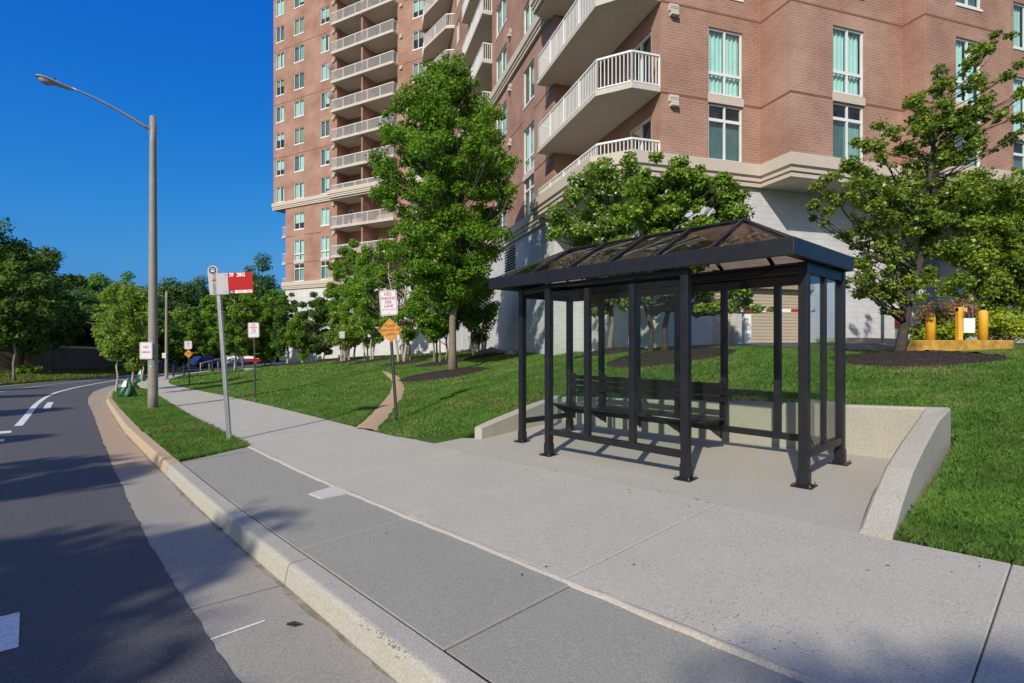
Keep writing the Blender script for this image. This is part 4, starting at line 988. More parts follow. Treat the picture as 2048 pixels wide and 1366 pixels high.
# ---- woodland beyond the road bend, every tree its own
def forest(px,Y,hgt,wid,seed,label,lm,n=46,leaves=6500,ls=.42,bark='barkd',tr=.25,base=.18):
    X=(px-1024)/1060*Y; z=h1(X,Y)
    pr=[(hgt*base,wid*.45),(hgt*.32,wid*.85),(hgt*.5,wid),(hgt*.7,wid*.85),(hgt*.88,wid*.5),(hgt*.98,wid*.15)]
    tree('woodland_tree',label,(X,Y,z),profile_clusters(pr,int(n*1.2),seed,wid*.3),int(leaves*2.6),ls*.68,M[bark],M[lm],seed,tr,hgt*.15,1,group='trees beyond the road bend',sides=6)
FL=[(-40,44,13.5,4.2,'tallest dark tree at the left edge of the view','leafd'),(40,46,11.5,3.6,'tall dark tree over the left stone wall','leafd'),(95,52,11.8,3.4,'dark tree with a stepped top, second in from the left edge','leafd'),(150,60,10.5,3.3,'blue-green tree at the low notch in the left treeline','leafb'),(205,66,11.8,3.6,'green tree behind the young kerb trees','leaf'),(250,72,12.6,3.6,'tree with a bushy top just left of the lamp post','leaf'),(10,60,12,4,'shaded tree behind the left stone wall','leafd'),(120,68,10,4,'shaded tree filling the gap over the road bend','leafd'),
(340,80,12.5,4.6,'dark round-topped tree between the two lamp posts','leafd'),(375,92,13,4.4,'dark tree right of the far lamp post top','leafb'),(300,85,12,4.2,'dark tree hidden behind the near lamp post','leafd'),(405,100,15.5,4.6,'blue-green tall tree left of the bus stop sign','leafb'),(445,88,12,4.6,'tree directly behind the bus stop sign','leaf'),(525,98,20,4.4,'tall slender blue-green tree left of the tower','leafb'),(500,86,13,4.2,'bushy tree behind the red sign panel','leaf'),(555,92,13.5,4.2,'tree touching the left edge of the tower','leaf'),(360,70,7.5,3.2,'low light-green tree behind the far lamp post','leafy'),(310,62,7,3,'low dark tree behind the road bend','leafd'),(180,58,6.5,3,'low shaded tree under the left treeline','leafd'),(60,57,8,3.6,'shaded low tree in front of the stone wall','leafd')]
for i,(px,Y,hg,wd,lb_,lm) in enumerate(FL): forest(px,Y,hg,wd,100+i,lb_,lm,leaves=6500 if Y<75 else 5500,ls=.40 if Y<75 else .5,n=54)
g=ground_at(28,39.5); tree('roadside_tree','pale slender trunk standing on the verge before the left stone wall',g,profile_clusters([(3.2,1.2),(5,2.4),(7,2.4),(8.5,1.2)],60,77,.6),9000,.26,M['bark'],M['leafd'],77,.10,3.2,1)
# street trees across the road, behind and left of the viewpoint: they cast the long shadows on the carriageway
SHT=[(4.9,-13.0,11.6,''),(-.3,-13.0,11.5,''),(-2.6,-13.3,11.0,''),(-6.6,-13.2,12.3,''),(-9.4,-13.4,12.5,''),(10.5,-14.2,10.4,''),(19,-13.6,10.6,''),(30,-13.2,10.2,''),(38,-13,10,'')]
def shade_tree(seed,hg):
    pr=[(hg*.3,hg*.08),(hg*.45,hg*.17),(hg*.65,hg*.20),(hg*.86,hg*.16),(hg*.97,hg*.06)]
    return profile_clusters(pr,46,seed,hg*.065)
base=None
for i,(s,t,hg,_) in enumerate(SHT):
    x,y=xy(s,t); 
    if i==0 or i==3: base=tree('street_tree','leafy street tree on the far side of the road, out of view',(x,y,h1(x,y)),shade_tree(200+i,hg),9000,.24,M['bark'],M['leaf'],200+i,.17,2,1,group='street trees across the road',sides=6); bh=hg
    else:
        o=copy_tree(base); o.location=(x,y,h1(x,y)); o.rotation_euler.z=i*1.3; k=hg/bh; o.scale=(k,k,k)
# ---- shrubs
def shrub(name,label,px,Y,cl,n,size,mat,extra=None):
    X=(px-1024)/1060*Y; z=h1(X,Y); t=thing(name,label,'shrub',(X,Y,z)); rng=np.random.default_rng(int(px)); m=MB()
    for c in cl: limb(m,(0,0,-.1),c[:3],.018,.006,rng,3)
    obj('stem',m,M['barkd'],t,local=True); V,Fc=crown_leaves(cl,n,size,rng,.85,.7,.7); npmesh('foliage',V,Fc,M[mat],t)
    if extra: V,Fc=crown_leaves(cl,extra[1],extra[2],rng,.85,.7,.92); npmesh('blossom',V,Fc,M[extra[0]],t)
def dome(n,rx,ry,h,r,seed):
    g=np.random.default_rng(seed); return [(g.uniform(-1,1)*rx,g.uniform(-1,1)*ry,h*g.uniform(.35,.75)*(1-.35*(g.random())),r*g.uniform(.7,1.1)) for _ in range(n)]
shrub('azalea_bush','pink flowering azalea behind the left yellow bollard',1905,16.6,dome(22,.75,.4,1.95,.33,1),3600,.075,'leaf',('petal',5200,.06))
shrub('golden_shrub','large yellow-green rounded shrub behind the right yellow bollard',2000,16.0,dome(20,.95,.5,1.2,.38,2),6500,.075,'leafgold')
shrub('golden_shrub','small yellow-green shrub between the left bollard and the white notice',1905,15.4,dome(12,.45,.25,.95,.24,3),3200,.07,'leafgold')
shrub('evergreen_shrub','low dark green bush left of the pink azalea',1843,16.2,dome(8,.35,.25,.75,.2,4),1500,.08,'leafh')
shrub('evergreen_shrub','dark green bush at the right edge past the golden shrub',2075,15.8,dome(12,.5,.3,1.5,.3,5),1800,.09,'leaf')
shrub('golden_shrub','yellow-green shrub glowing above the roofs of the far parked cars',418,97,dome(14,3.0,.8,5.4,1.1,6),2600,.35,'leafgold')
shrub('golden_shrub','yellow-green shrub left of the far fire lane post',362,92,dome(10,1.8,.6,5.6,.9,7),1800,.34,'leafgold')
shrub('verge_bush','sunlit low bush on the verge by the pale slender trunk',62,46,dome(8,1.2,.5,1.2,.4,8),1200,.2,'leafy')
# ================================================================ signs and street furniture
def M4(p,r,u,n): return Matrix(((r[0],u[0],n[0],p[0]),(r[1],u[1],n[1],p[1]),(r[2],u[2],n[2],p[2]),(0,0,0,1)))
def frame_to(p,yaw=0,lean=0):
    """sign frame facing the road user: normal towards -Y turned by yaw, leaned sideways"""
    n=Vector((math.sin(yaw),-math.cos(yaw),0)); u=Vector((0,0,1)); r=u.cross(n)*1; r=Vector((math.cos(yaw),math.sin(yaw),0)); u=(u-r*lean).normalized(); r=u.cross(n).normalized() 
    return r,u,n
def put(o,name): pass
def lettering(body,size,c,F,mat,parent,out=.004,align='CENTER',sx=1.0,rot=0,off=0,name='lettering'):
    cu=bpy.data.curves.new(name,'FONT'); cu.body=body; cu.size=size; cu.align_x=align; cu.align_y='CENTER'; cu.extrude=.0008; cu.offset=off; cu.resolution_u=3
    o=bpy.data.objects.new(name+'_tmp',cu); C.objects.link(o); bpy.context.view_layer.update()
    me=bpy.data.meshes.new_from_object(o); bpy.data.objects.remove(o); me.name=name
    r,u,n=F; p=Vector(c)+n*out; T=Matrix.Rotation(rot,4,'Z')@Matrix.Diagonal((sx,1,1,1)); me.transform(M4(p,r,u,n)@T); me.transform(Matrix.Translation(-rootloc(parent)))
    me.materials.clear(); me.materials.append(mat); x=bpy.data.objects.new(name,me); C.objects.link(x); x.parent=parent; return x
def rrect(w,h,r,k=5):
    pts=[]
    for cx,cy,a0 in((w/2-r,h/2-r,0),(-w/2+r,h/2-r,90),(-w/2+r,-h/2+r,180),(w/2-r,-h/2+r,270)):
        for i in range(k+1): a=R(a0+90*i/k); pts.append((cx+r*math.cos(a),cy+r*math.sin(a)))
    return pts
def plate(name,poly,c,F,mat,parent,th=.003,out=0):
    r,u,n=F; m=MB(); k=len(poly); c=Vector(c)
    vs=[c+r*x+u*y+n*(out) for x,y in poly]+[c+r*x+u*y+n*(out+th) for x,y in poly]
    m.add(vs,[tuple(range(k))[::-1],tuple(range(k,2*k))]+[(i,(i+1)%k,k+(i+1)%k,k+i) for i in range(k)]); return obj(name,m,mat,parent)
def ring(name,poly_o,poly_i,c,F,mat,parent,out,th=.0015):
    r,u,n=F; m=MB(); k=len(poly_o); c=Vector(c)
    vs=[c+r*x+u*y+n*(out+th) for x,y in poly_o]+[c+r*x+u*y+n*(out+th) for x,y in poly_i]
    m.add(vs,[(i,(i+1)%k,k+(i+1)%k,k+i) for i in range(k)]); return obj(name,m,mat,parent)
def fire_plate(c,F,par,w,h,grey=False,back=False):
    p=plate('sign_plate',rrect(w,h,w*.12),c,F,M['signgrey'] if back else M['signwhite'],par,.004,0)
    if back: return p
    o=.0045
    ring('border',rrect(w*.93,h*.95,w*.09),rrect(w*.88,h*.917,w*.07),c,F,M['letred'],p,o)
    r,u,n=F; c=Vector(c)
    for tx,y,s in(('NO',.33,.155),('PARKING',.17,.13),('FIRE',.02,.125),('LANE',-.13,.125)): lettering(tx,h*s*1.25,c+u*h*y,F,M['letred'],p,o+.001,sx=.92 if tx!='PARKING' else .80,off=.0012)
    lettering('OR TOW AWAY',h*.075,c-u*h*.27,F,M['letred'],p,o+.001,sx=.95)
    b=MB(); 
    for y in(.42,-.40): q=c+u*h*y+n*o; b.tube([q,q+n*.006],.008,8)
    obj('bolt',b,M['letblack'],p); return p
def dog_plate(c,F,par,d):
    q=d*.5; p=plate('diamond_plate',[(q,0),(0,q),(-q,0),(0,-q)],c,F,M['amber'],par,.004,0); k=.9*q;k2=.87*q
    ring('border',[(k,0),(0,k),(-k,0),(0,-k)],[(k2,0),(0,k2),(-k2,0),(0,-k2)],c,F,M['letblack'],p,.0045)
    r,u,n=F; c=Vector(c)
    for tx,y in(('PLEASE',.17),('KEEP DOGS OFF',0),('LAWN',-.17)): lettering(tx,d*.165 if tx!='KEEP DOGS OFF' else d*.145,c+u*d*y,F,M['letblack'],p,.0055,sx=.80,off=.0005)
    return p
def sign_post(label,px,Y,top,sign_mid,h,w,dog=None,lean=0,yaw=0,back=False,group='fire lane signs along the lawn'):
    g=ground_at(px,Y); t=thing('fire_lane_sign',label,'sign',g,group); F=frame_to(g,yaw,lean); r,u,n=F; g=Vector(g)
    m=MB(); L=(top-g.z); a=g-u*.3; b=g+u*L; 
    x=r; m.obox((a+b)/2-n*.012,x*.026,n*.006,u*((L+.3)/2))
    for sgn in(-1,1): m.obox((a+b)/2-n*.022+x*.026*sgn,x*.004,n*.014,u*((L+.3)/2))
    k=MB()
    for i in range(int(L/.05)): q=g+u*(.05*i+.1); k.obox(q-n*.0055,x*.006,n*.0006,u*.006)
    po=obj('post',m,M['postblk'],t); obj('post_holes',k,M['galv'],po)
    fire_plate(g+u*(sign_mid-g.z)+n*.0,F,t,w,h,back=back)
    if dog: dog_plate(g+u*(dog[0]-g.z)+n*.001,F,t,dog[1])
sign_post('leaning black post by the trail with fire lane plate over an amber diamond',793,11.28,2.58,1.5+(684-605)/1060*11.28,.54,.37,(1.5+(684-660)/1060*11.28,.52),lean=.068)
sign_post('upright black post with only a red-lettered fire lane plate, beside the bus stop pole',510,19.1,2.22,1.5+(684-660)/1060*19.1,.53,.40,lean=.02)
sign_post('distant black post by the far sidewalk with small plate over amber diamond',379,30.5,1.62,1.5+(684-690)/1060*30.5,.47,.40,(1.5+(684-707.5)/1060*30.5,.50),lean=.03,yaw=.15)
sign_post('small greyish sign back on a thin post in front of the myrtle row',686,32.7,2.15,1.5+(684-669.5)/1060*32.7,.42,.32,lean=.03,back=True)
# ---- bus stop flag
def bus_stop():
    g=Vector(ground_at(459,10.0)); t=thing('bus_stop_sign','leaning square bus stop pole with a white tab and red route panel','bus stop sign',g); F=frame_to(g,0,.072); r,u,n=F
    m=MB(); L=3.05; m.obox(g+u*(L/2-.2),r*.026,n*.026,u*(L/2+.2)); 
    for sx in(-1,1): m.obox(g+u*(L/2-.2)+r*.030*sx,r*.004,n*.030,u*(L/2+.2))
    p=obj('pole',m,M['galv'],t,bevel=.003)
    k=MB()
    for i in range(70): q=g+u*(.06+.037*i)+n*.0263; k.obox(q,r*.005,n*.0005,u*.009)
    obj('pole_holes',k,M['letblack'],p)
    px=10./1060
    def P(x,y): # photo measure -> sign plane
        return Vector(((x-1024)*px,g.y-.04,1.5+(684-y)*px))
    F=frame_to(g,0,.045); r,u,n=F; c=P(437,562)
    w1=.36; poly=[(.205,-.26),(.20,.14),(.0,.14)]+[(-.075+.10*math.cos(a),.19+.10*math.sin(a)) for a in [R(i*15) for i in range(1,12)]]+[(-.175,.16),(-.15,-.26)]
    pl=plate('tab',poly,c,F,M['signgrey'],t,.004,-.0)
    poly=[(.205,-.26),(.20,.14),(.66,.14),(.665,-.26)]; rp=plate('route_panel',poly,c,F,M['signred'],t,.005,0)
    lettering('7F  28G',.098,c+r*.225+u*.092,F,M['letwhite'],rp,.006,align='LEFT',off=.003,sx=.95)
    # roundel with a bus front
    q=c-r*.077+u*.20; circ=[(.068*math.cos(R(i*15)),.068*math.sin(R(i*15))) for i in range(24)]; rd=plate('roundel',circ,q,F,M['letnavy'],t,.0015,.0042)
    e=plate('bus_mark',rrect(.066,.062,.014),q,F,M['letwhite'],rd,.001,.006); plate('bus_window',rrect(.05,.022,.005),q+u*.008,F,M['letnavy'],rd,.001,.0072)
    for sx in(-1,1): plate('bus_lamp',rrect(.012,.01,.004),q+r*.019*sx-u*.017,F,M['letnavy'],rd,.001,.0072)
    lettering('bus',.125,c-r*.06+u*.075,F,M['letred'],pl,.005,rot=R(90),sx=.88,off=.001); lettering('metro',.125,c-r*.06-u*.11,F,M['letnavy'],pl,.005,rot=R(90),sx=.88,off=.001)
    # information strip
    st_=plate('info_strip',rrect(.27,.052,.003),c+r*.385-u*.222,F,M['letwhite'],rp,.0006,.0055); plate('info_strip',rrect(.13,.052,.003),c+r*.585-u*.222,F,M['letwhite'],rp,.0006,.0055)
    plate('arrow',[(-.06,-.03),(-.06,.03),(.03,.03),(.055,0),(.03,-.03)],c+r*.28-u*.222,F,M['letnavy'],rp,.0006,.0065)
    for i in range(2):
        plate('info_line',rrect(.12,.008,.001),c+r*.43-u*(.212+.02*i),F,M['letnavy'],rp,.0004,.0063); plate('info_line',rrect(.10,.008,.001),c+r*.585-u*(.212+.02*i),F,M['letnavy'],rp,.0004,.0063)
    for i in range(2): plate('info_line',rrect(.06,.007,.001),c+r*.265-u*(.212+.02*i),F,M['letwhite'],rp,.0004,.0073)
    b=MB()
    for y in(.10,-.21): q=c+r*.155+u*y+n*.004; b.tube([q,q+n*.006],.009,8)
    obj('bolt',b,M['letblack'],pl)
bus_stop()
# ---- street lamps
def lamp(px,Y,H_,r0_,arm,label,arml=2.0,head=.85):
    g=Vector(ground_at(px,Y)); t=thing('street_lamp',label,'street lamp',g,'street lamps'); m=MB(); n=12
    m.tube([g+Vector((0,0,-.3+ (H_+.3)*i/n)) for i in range(n+1)],[r0_*(1-.38*i/n) for i in range(n+1)],20); p=obj('pole',m,M['pole'],t)
    m=MB(); m.tube([g+Vector((0,0,H_-.002)),g+Vector((0,0,H_+.03))],[r0_*.64,r0_*.5],16); obj('pole_cap',m,M['lampmetal'],p)
    d=Vector((arm[0],arm[1],0)).normalized(); a=g+Vector((0,0,H_-.42))+d*r0_*.6; b=g+Vector((0,0,H_+.26))+d*arml
    m=MB(); m.obox(a+d*.01,d*.015,Vector((-d.y,d.x,0))*.05,Vector((0,0,.13))); 
    for z in(-.08,.1): m.tube([a+Vector((0,0,z)),a-d*(r0_*1.6)+Vector((0,0,z))],.012,6)
    obj('arm_bracket',m,M['lampmetal'],t)
    pts=[];rr=[]
    for i in range(13):
        f=i/12; pts.append(a+(b-a)*f+Vector((0,0,.10*math.sin(math.pi*f*.9)))); rr.append(.048-.02*f)
    m=MB(); m.tube(pts,rr,10); obj('arm',m,M['lampmetal'],t)
    # cobra head: lofted housing with lens below
    sd=Vector((-d.y,d.x,0)); ax=(d+Vector((0,0,.17))).normalized(); up=sd.cross(ax); up=up if up.z>0 else -up; P=[];Q=[]
    secs=[(0,.045,.04,.04),(.12,.07,.05,.06),(.32,.11,.065,.075),(.52,.15,.075,.055),(.70,.155,.065,.045),(.82,.11,.045,.03),(.86,.04,.02,.015)]
    for f,w_,hu,hd in secs:
        c=b+ax*(f*head/.86-.04); P.append([c+sd*w_*math.cos(a_)+up*(hu if math.sin(a_)>0 else hd)*math.sin(a_) for a_ in [R(18*i) for i in range(21)]])
    m=MB(); m.grid(P); m.add(P[0],[tuple(range(20))]); m.add(P[-1],[tuple(range(20))]); h=obj('lamp_head',m,M['lampmetal'],t)
    m=MB(); P=[]
    for f,w_,hd in((.40,.05,.02),(.48,.115,.09),(.60,.13,.125),(.72,.115,.10),(.79,.05,.03)):
        c=b+ax*(f*head/.86-.04)-up*.035; P.append([c+sd*w_*math.cos(a_)+up*hd*math.sin(a_) for a_ in [R(180+18*i) for i in range(11)]])
    m.grid(P); obj('lens',m,M['lens'],h)
    c=b+ax*.42*head/.86+up*.075; m=MB(); m.tube([c-up*.01,c+up*.045],.035,10); obj('photocell',m,M['letblack'],h)
    return g
NV=(-NX,-NY)
g1=lamp(306,16.94,9.32,.148,NV,'tall tapered grey-brown lamp post on the grass strip, nearest of the two')
g2=lamp(333,41.3,6.75,.13,NV,'shorter-looking far lamp post at the end of the sidewalk',arml=2.5,head=.9)
def np_sign(g,z,w,h,r_,label,lines):
    c=Vector((g.x-.02,g.y-r_-.02,z)); t=thing('no_parking_sign',label,'sign',(g.x,g.y-r_-.012,z-h/2)); F=frame_to(c,0,0); p=plate('sign_plate',rrect(w,h,w*.09),c-F[0]*.09*(w/.38),F,M['signwhite'],t,.004,0)
    ring('border',rrect(w*.93,h*.95,w*.07),rrect(w*.89,h*.92,w*.06),c-F[0]*.09*(w/.38),F,M['letred'],p,.0045)
    for tx,y,s,sx in(('NO',.2,.2,.95),('PARKING',-.1,.155,.78)): lettering(tx,h*s,c-F[0]*.09*(w/.38)+F[1]*h*y,F,M['letred'],p,.006,sx=sx,off=.0015)
    m=MB(); m.tube([Vector((g.x,g.y,z+.15)),Vector((g.x,g.y,z+.165))],r_+.004,20); m.tube([Vector((g.x,g.y,z-.165)),Vector((g.x,g.y,z-.15))],r_+.004,20); obj('strap',m,M['galv'],t)
np_sign(g1,1.5-17/1060*16.94,.40,.54,.137,'white no parking plate strapped to the near lamp post','')
np_sign(g2,1.5-27/1060*41.3,.32,.40,.118,'tiny white no parking plate strapped to the far lamp post','')
m=MB(); m.tube([g1+Vector((0,0,1.35)),g1+Vector((0,0,1.37))],.146,20); o=obj('pole_band',m,M['galv']); tag(o,'thin metal strap round the near lamp post below its plate','strap')
# ---- watering bags
def bag(px,Y,h,w,label,seed,wc):
    g=ground_at(px,Y); t=thing('watering_bag',label,'watering bag',g,'green watering bags'); rng=np.random.default_rng(seed); P=[]; ph=rng.random(4)*6
    prof=[(0,.9),(.08,1.0),(.22,.97),(.4,.84),(.55,.70),(.7,.56),(.83,.44),(.93,.33),(1.0,.12)]
    for f,rr in prof:
        row=[]
        for j in range(33):
            a=2*math.pi*j/32; fold=1+.17*math.sin(3*a+ph[0]+f*3)*(.4+f)+.13*math.sin(6*a+ph[1]-f*6)+.06*math.sin(10*a+ph[2]+f*9)
            row.append((w/2*rr*fold*math.cos(a)+.10*h*f,.75*w/2*rr*fold*math.sin(a),h*f+.03*math.sin(2*a+ph[3])*f))
        P.append(row)
    m=MB(); m.grid(P); obj('bag_body',m,M['bag'],t,local=True)
    m=MB(); P=[]
    for i in range(5):
        f=.55+.3*i/4; rr=float(np.interp(f,[p[0] for p in prof],[p[1] for p in prof])); P.append([(w/2*rr*1.13*math.cos(a)+.1*h*f,.75*w/2*rr*1.16*math.sin(a),h*f) for a in [R(225+8*k) for k in range(9)]])
    m.grid(P); obj('printed_panel',m,M['bagw'],t,local=True)
bag(252,22.3,.86,.66,'crumpled green watering bag around the young tree next to the near lamp post',3,1); bag(281,38.5,.85,.6,'smaller green watering bag farther along the kerb, seen left of the lamp post',4,1)
# ---- yellow traffic island with bollards and a notice post
YI=13.1; XI=(1914-1024)/1060*YI; ZI=min(h1(XI-1.1,YI),h1(XI+1.1,YI))-.02
isl=thing('traffic_island','worn yellow concrete island with rounded ends under the yellow bollards','traffic island',(XI,YI,ZI))
poly=[(XI+x,YI+y-.02*x) for x,y in rrect(2.3,.75,.2,8)]; m=MB(); m.prism(poly,ZI-.2,1.545); obj('kerb_body',m,M['yellowd'],isl,bevel=.02)
def bollard(px,ztop,label):
    x=(px-1024)/1060*YI; t=thing('bollard',label,'bollard',(x,YI,1.546),'yellow bollards on the island'); m=MB(); r_=.10; hh=ztop-1.546
    m.tube([(0,0,0),(0,0,hh-.06),(0,0,hh-.025),(0,0,hh)],[r_,r_,r_*.85,r_*.35],18); obj('shaft',m,M['yellow'],t,local=True)
bollard(1861,2.23,'left thick yellow bollard on the island, shorter of the two'); bollard(1966,2.29,'right thick yellow bollard on the island in front of the golden shrub')
x=(1918-1024)/1060*YI; t=thing('card_reader_post','thin yellow gooseneck post with a white notice between the two bollards','post',(x,YI,1.546)); m=MB(); m.box(-.055,.055,-.055,.055,0,.82); m.box(-.055,.17,-.05,.05,.70,.80); obj('post',m,M['yellow'],t,local=True,bevel=.008)
m=MB(); m.box(.04,.32,-.09,-.08,.18,.54); obj('notice',m,M['letwhite'],t,local=True); m=MB(); m.tube([(.05,-.085,.54),(.05,-.07,.86),(.27,-.07,.86),(.27,-.085,.54)],.012,6); obj('bracket',m,M['lampmetal'],t,local=True)
# notice board and pole by the wall
def at(px,py,Y): return Vector(((px-1024)/1060*Y,Y,1.5+(684-py)/1060*Y))
p=at(1803,684,17.2); t=thing('notice_totem','upright board, red above and white below, against the white wall','sign',(p.x,p.y,p.z-.1)); m=MB(); m.box(-.2,.2,-.04,.04,.53,1.2); obj('red_board',m,M['redsign'],t,local=True); m=MB(); m.box(-.19,.19,-.03,.03,-.2,.53); obj('white_board',m,M['letwhite'],t,local=True)
m=MB()
for k,(w_,z) in enumerate(((.26,1.12),(.2,1.0),(.26,.92),(.22,.82),(.26,.72),(.18,.62))): m.box(-w_/2,w_/2,-.043,-.041,z,z+.022)
obj('text_lines',m,M['signwhite'],t,local=True)
p=at(1765,684,16.9); t=thing('drain_pole','thin dark grey pole standing against the white wall behind the crooked holly','pole',(p.x,p.y,p.z-.1)); m=MB(); m.tube([(0,0,-.2),(0,0,2.0)],.05,10); m.box(-.06,.06,-.06,.06,-.2,.08); obj('shaft',m,M['louver'],t,local=True)
# clearance barrier before the garage
p=at(1493,690,17.0); t=thing('barrier_gate','white gate post with a red and white striped arm before the garage doors','barrier',(p.x,p.y,1.25)); m=MB(); m.box(-.11,.11,-.11,.11,-.1,1.45); obj('post',m,M['letwhite'],t,local=True,bevel=.01)
m=MB(); x0=-.48; seg=[(.07,2),(.22,0),(.36,1),(.38,0),(.33,1),(.45,0),(.33,1),(.45,0)]
for L_,c_ in seg: m.box(x0,x0+L_,-.18,-.13,1.2,1.3,c_); x0+=L_
obj('arm',m,[M['letwhite'],M['letred'],M['letblack']],t,local=True)
# ---- driveway, planting bed and its kerb
mb=MB(); poly=[(-.2,-.3),(-.2,1.5),(1,3.5),(2.7,4.55),(6,5.2),(28,5.2),(28,-.3)]
def dz_(x,y): return h1(x,y)+.035
G=[]
for i in range(60):
    u=-.2+28.2*i/59; omax=float(np.interp(u,[-.2,1,2.7,6,28],[1.5,3.5,4.55,5.2,5.2])); G.append([(*FS1.P(u,0,-.3+(omax+.3)*j/8)[:2],0) for j in range(9)])
G=[[(x,y,dz_(x,y)) for x,y,_ in r] for r in G]; mb.grid(G); tag(obj('driveway',mb,M['asphalt']),kind='structure')
def in_drive(x,y):
    dx,dy=x-K[0],y-K[1]; u=dx*EB[0]+dy*EB[1]; o=-(dx*EA[0]+dy*EA[1]); return (u>-.2)&(o<np.interp(u,[-.2,1,2.7,6,28],[1.5,3.5,4.55,5.2,5.2]))
mb=MB(); q=[FS1.P(7.0,0,.05)[:2],FS1.P(7.3,0,2.3)[:2],FS1.P(26,0,2.3)[:2]]
for a,b in zip(q[:-1],q[1:]):
    n_=12
    for i in range(n_):
        A=Vector((*a,0))+(Vector((*b,0))-Vector((*a,0)))*i/n_; B=Vector((*a,0))+(Vector((*b,0))-Vector((*a,0)))*(i+1)/n_; A.z=h1(A.x,A.y)+.06; B.z=h1(B.x,B.y)+.06; mb.bar(A,B,.16,.30)
tag(obj('bed_kerb',mb,M['pad']),kind='structure')
mb=MB(); G=[[(*FS1.P(7.2+19*i/20,0,.02+2.2*j/4)[:2],0) for j in range(5)] for i in range(21)]; G=[[(x,y,h1(x,y)+.14) for x,y,_ in r] for r in G]; mb.grid(G); o=obj('mulch_bed',mb,M['mulch']); tag(o,'dark planting bed with shrubs between the driveway and the white wall','mulch bed',kind='stuff')
# ---- rocks at the wall foot
rk=[]
for i in range(16):
    f=i/15; a=9+16*f+random.uniform(-.3,.3); x,y=ab(a,1.25+random.uniform(.5,.95)); rr=random.uniform(.16,.32); m=MB(); P=[]
    ph=[random.random()*6 for _ in range(3)]
    for k in range(6):
        th=math.pi*(k/5); P.append([(x+rr*math.sin(th)*math.cos(b)*(1+.18*math.sin(2*b+ph[0])),y+rr*math.sin(th)*math.sin(b)*(1+.18*math.sin(3*b+ph[1])),h1(x,y)+.08+rr*.62*math.cos(th)*(1+.15*math.sin(b+ph[2]))) for b in [2*math.pi*j/10 for j in range(11)]])
    m.grid(P,sm=False); o=obj('rock',m,M['rock']); tag(o,'brownish edging rock lying at the foot of the long white wall','rock','edging rocks along the white wall')
# ---- left side: stone wall
def far_wall():
    P0=Vector((*at(-110,684,44).xy,0)); P1=Vector((*at(70,684,49).xy,0)); P2=Vector((*at(215,684,58).xy,0)); t=thing('stone_wall','long shaded stone retaining wall with a pale coping across the road','wall',(P1.x,P1.y,h1(P1.x,P1.y)))
    m=MB(); c=MB()
    for a,b,za,zb_ in((P0,P1,1.35,1.25),(P1,P2,1.24,.9)):
        d=(b-a).normalized(); nn=Vector((d.y,-d.x,0)); q=[a,b,b-nn*.5,a-nn*.5]
        m.prism([(v.x,v.y) for v in q],-3,[za-.2,zb_-.2,zb_-.2,za-.2]); q=[a+nn*.08,b+nn*.08,b-nn*.55,a-nn*.55]; c.prism([(v.x,v.y) for v in q],[za-.2,zb_-.2,zb_-.2,za-.2],[za,zb_,zb_,za])
    obj('wall_face',m,M['farstone'],t); obj('coping',c,M['stone'],t)
M['farstone']=pm('old_stone',(.13,.105,.085),.95,var=.35,vscale=1.2,bump=.5,bscale=12)
far_wall()
# ---- far end: parking lot, cars, handrail, small posts
def lotz(x,y): return h1(x,y)+.03
mb=MB(); G=[]
for i in range(26):
    row=[]
    for j in range(13): p=at(300+290*i/25,684,58+60*j/12); row.append((p.x,p.y,lotz(p.x,p.y)))
    G.append(row)
mb.grid(G); tag(obj('parking_lot',mb,M['asphalt']),kind='structure')
def car(px,Y,col,label,yaw=0,kind='suv'):
    p=at(px,684,Y); z=lotz(p.x,p.y); t=thing('parked_car',label,'car',(p.x,p.y,z),'cars in the far parking lot',rz=yaw)
    body=pm('car_paint',col,.25,0,.03,spec=.6); L,W=4.4,1.75; prof=[(-2.2,.35),(-2.2,.75),(-2.1,.92),(-1.1,1.0),(-.55,1.45),(1.2,1.5),(1.75,1.02),(2.15,.95),(2.2,.6),(2.2,.35)]
    if kind=='sedan': prof=[(-2.2,.35),(-2.2,.7),(-2.05,.88),(-1.0,.95),(-.35,1.38),(.85,1.38),(1.5,.98),(2.15,.92),(2.2,.6),(2.2,.35)]
    n=len(prof); m=MB(); ins=[0 if z_<1.03 else .16 for x_,z_ in prof]
    m.add([(x_,-W/2+i_,z_) for (x_,z_),i_ in zip(prof,ins)]+[(x_,W/2-i_,z_) for (x_,z_),i_ in zip(prof,ins)],[tuple(range(n))[::-1],tuple(range(n,2*n))]+[(i,(i+1)%n,n+(i+1)%n,n+i) for i in range(n)]); obj('body',m,body,t,local=True,bevel=.05)
    m=MB(); 
    for sy in(-1,1):
        y=sy*(W/2-.045)
        for xa,xb in((-.85,.15),(.22,1.2)): m.add([(xa+.1,y,1.02),(xb,y,1.02),(xb-.12,y-sy*.1,1.38),(xa+.35 if xa<0 else xa,y-sy*.1,1.38)],[(0,1,2,3)])
    m.add([(-1.08,-.7,1.03),(-1.08,.7,1.03),(-.6,.6,1.43),(-.6,-.6,1.43)],[(0,1,2,3)]); obj('window',m,M['carglass'],t,local=True)
    for x_ in(-1.35,1.35):
        for sy in(-1,1): m=MB(); m.tube([(x_,sy*(W/2-.2),.33),(x_,sy*(W/2+.02),.33)],.33,16); w_=obj('wheel',m,M['tyre'],t,local=True); m=MB(); m.tube([(x_,sy*(W/2+.0),.33),(x_,sy*(W/2+.03),.33)],.19,10); obj('rim',m,M['lampmetal'],w_,local=True)
    for sy in(-1,1): m=MB(); m.box(-2.22,-2.17,sy*.62-.2,sy*.62+.2,.68,.82); obj('headlight',m,M['letwhite'],t,local=True)
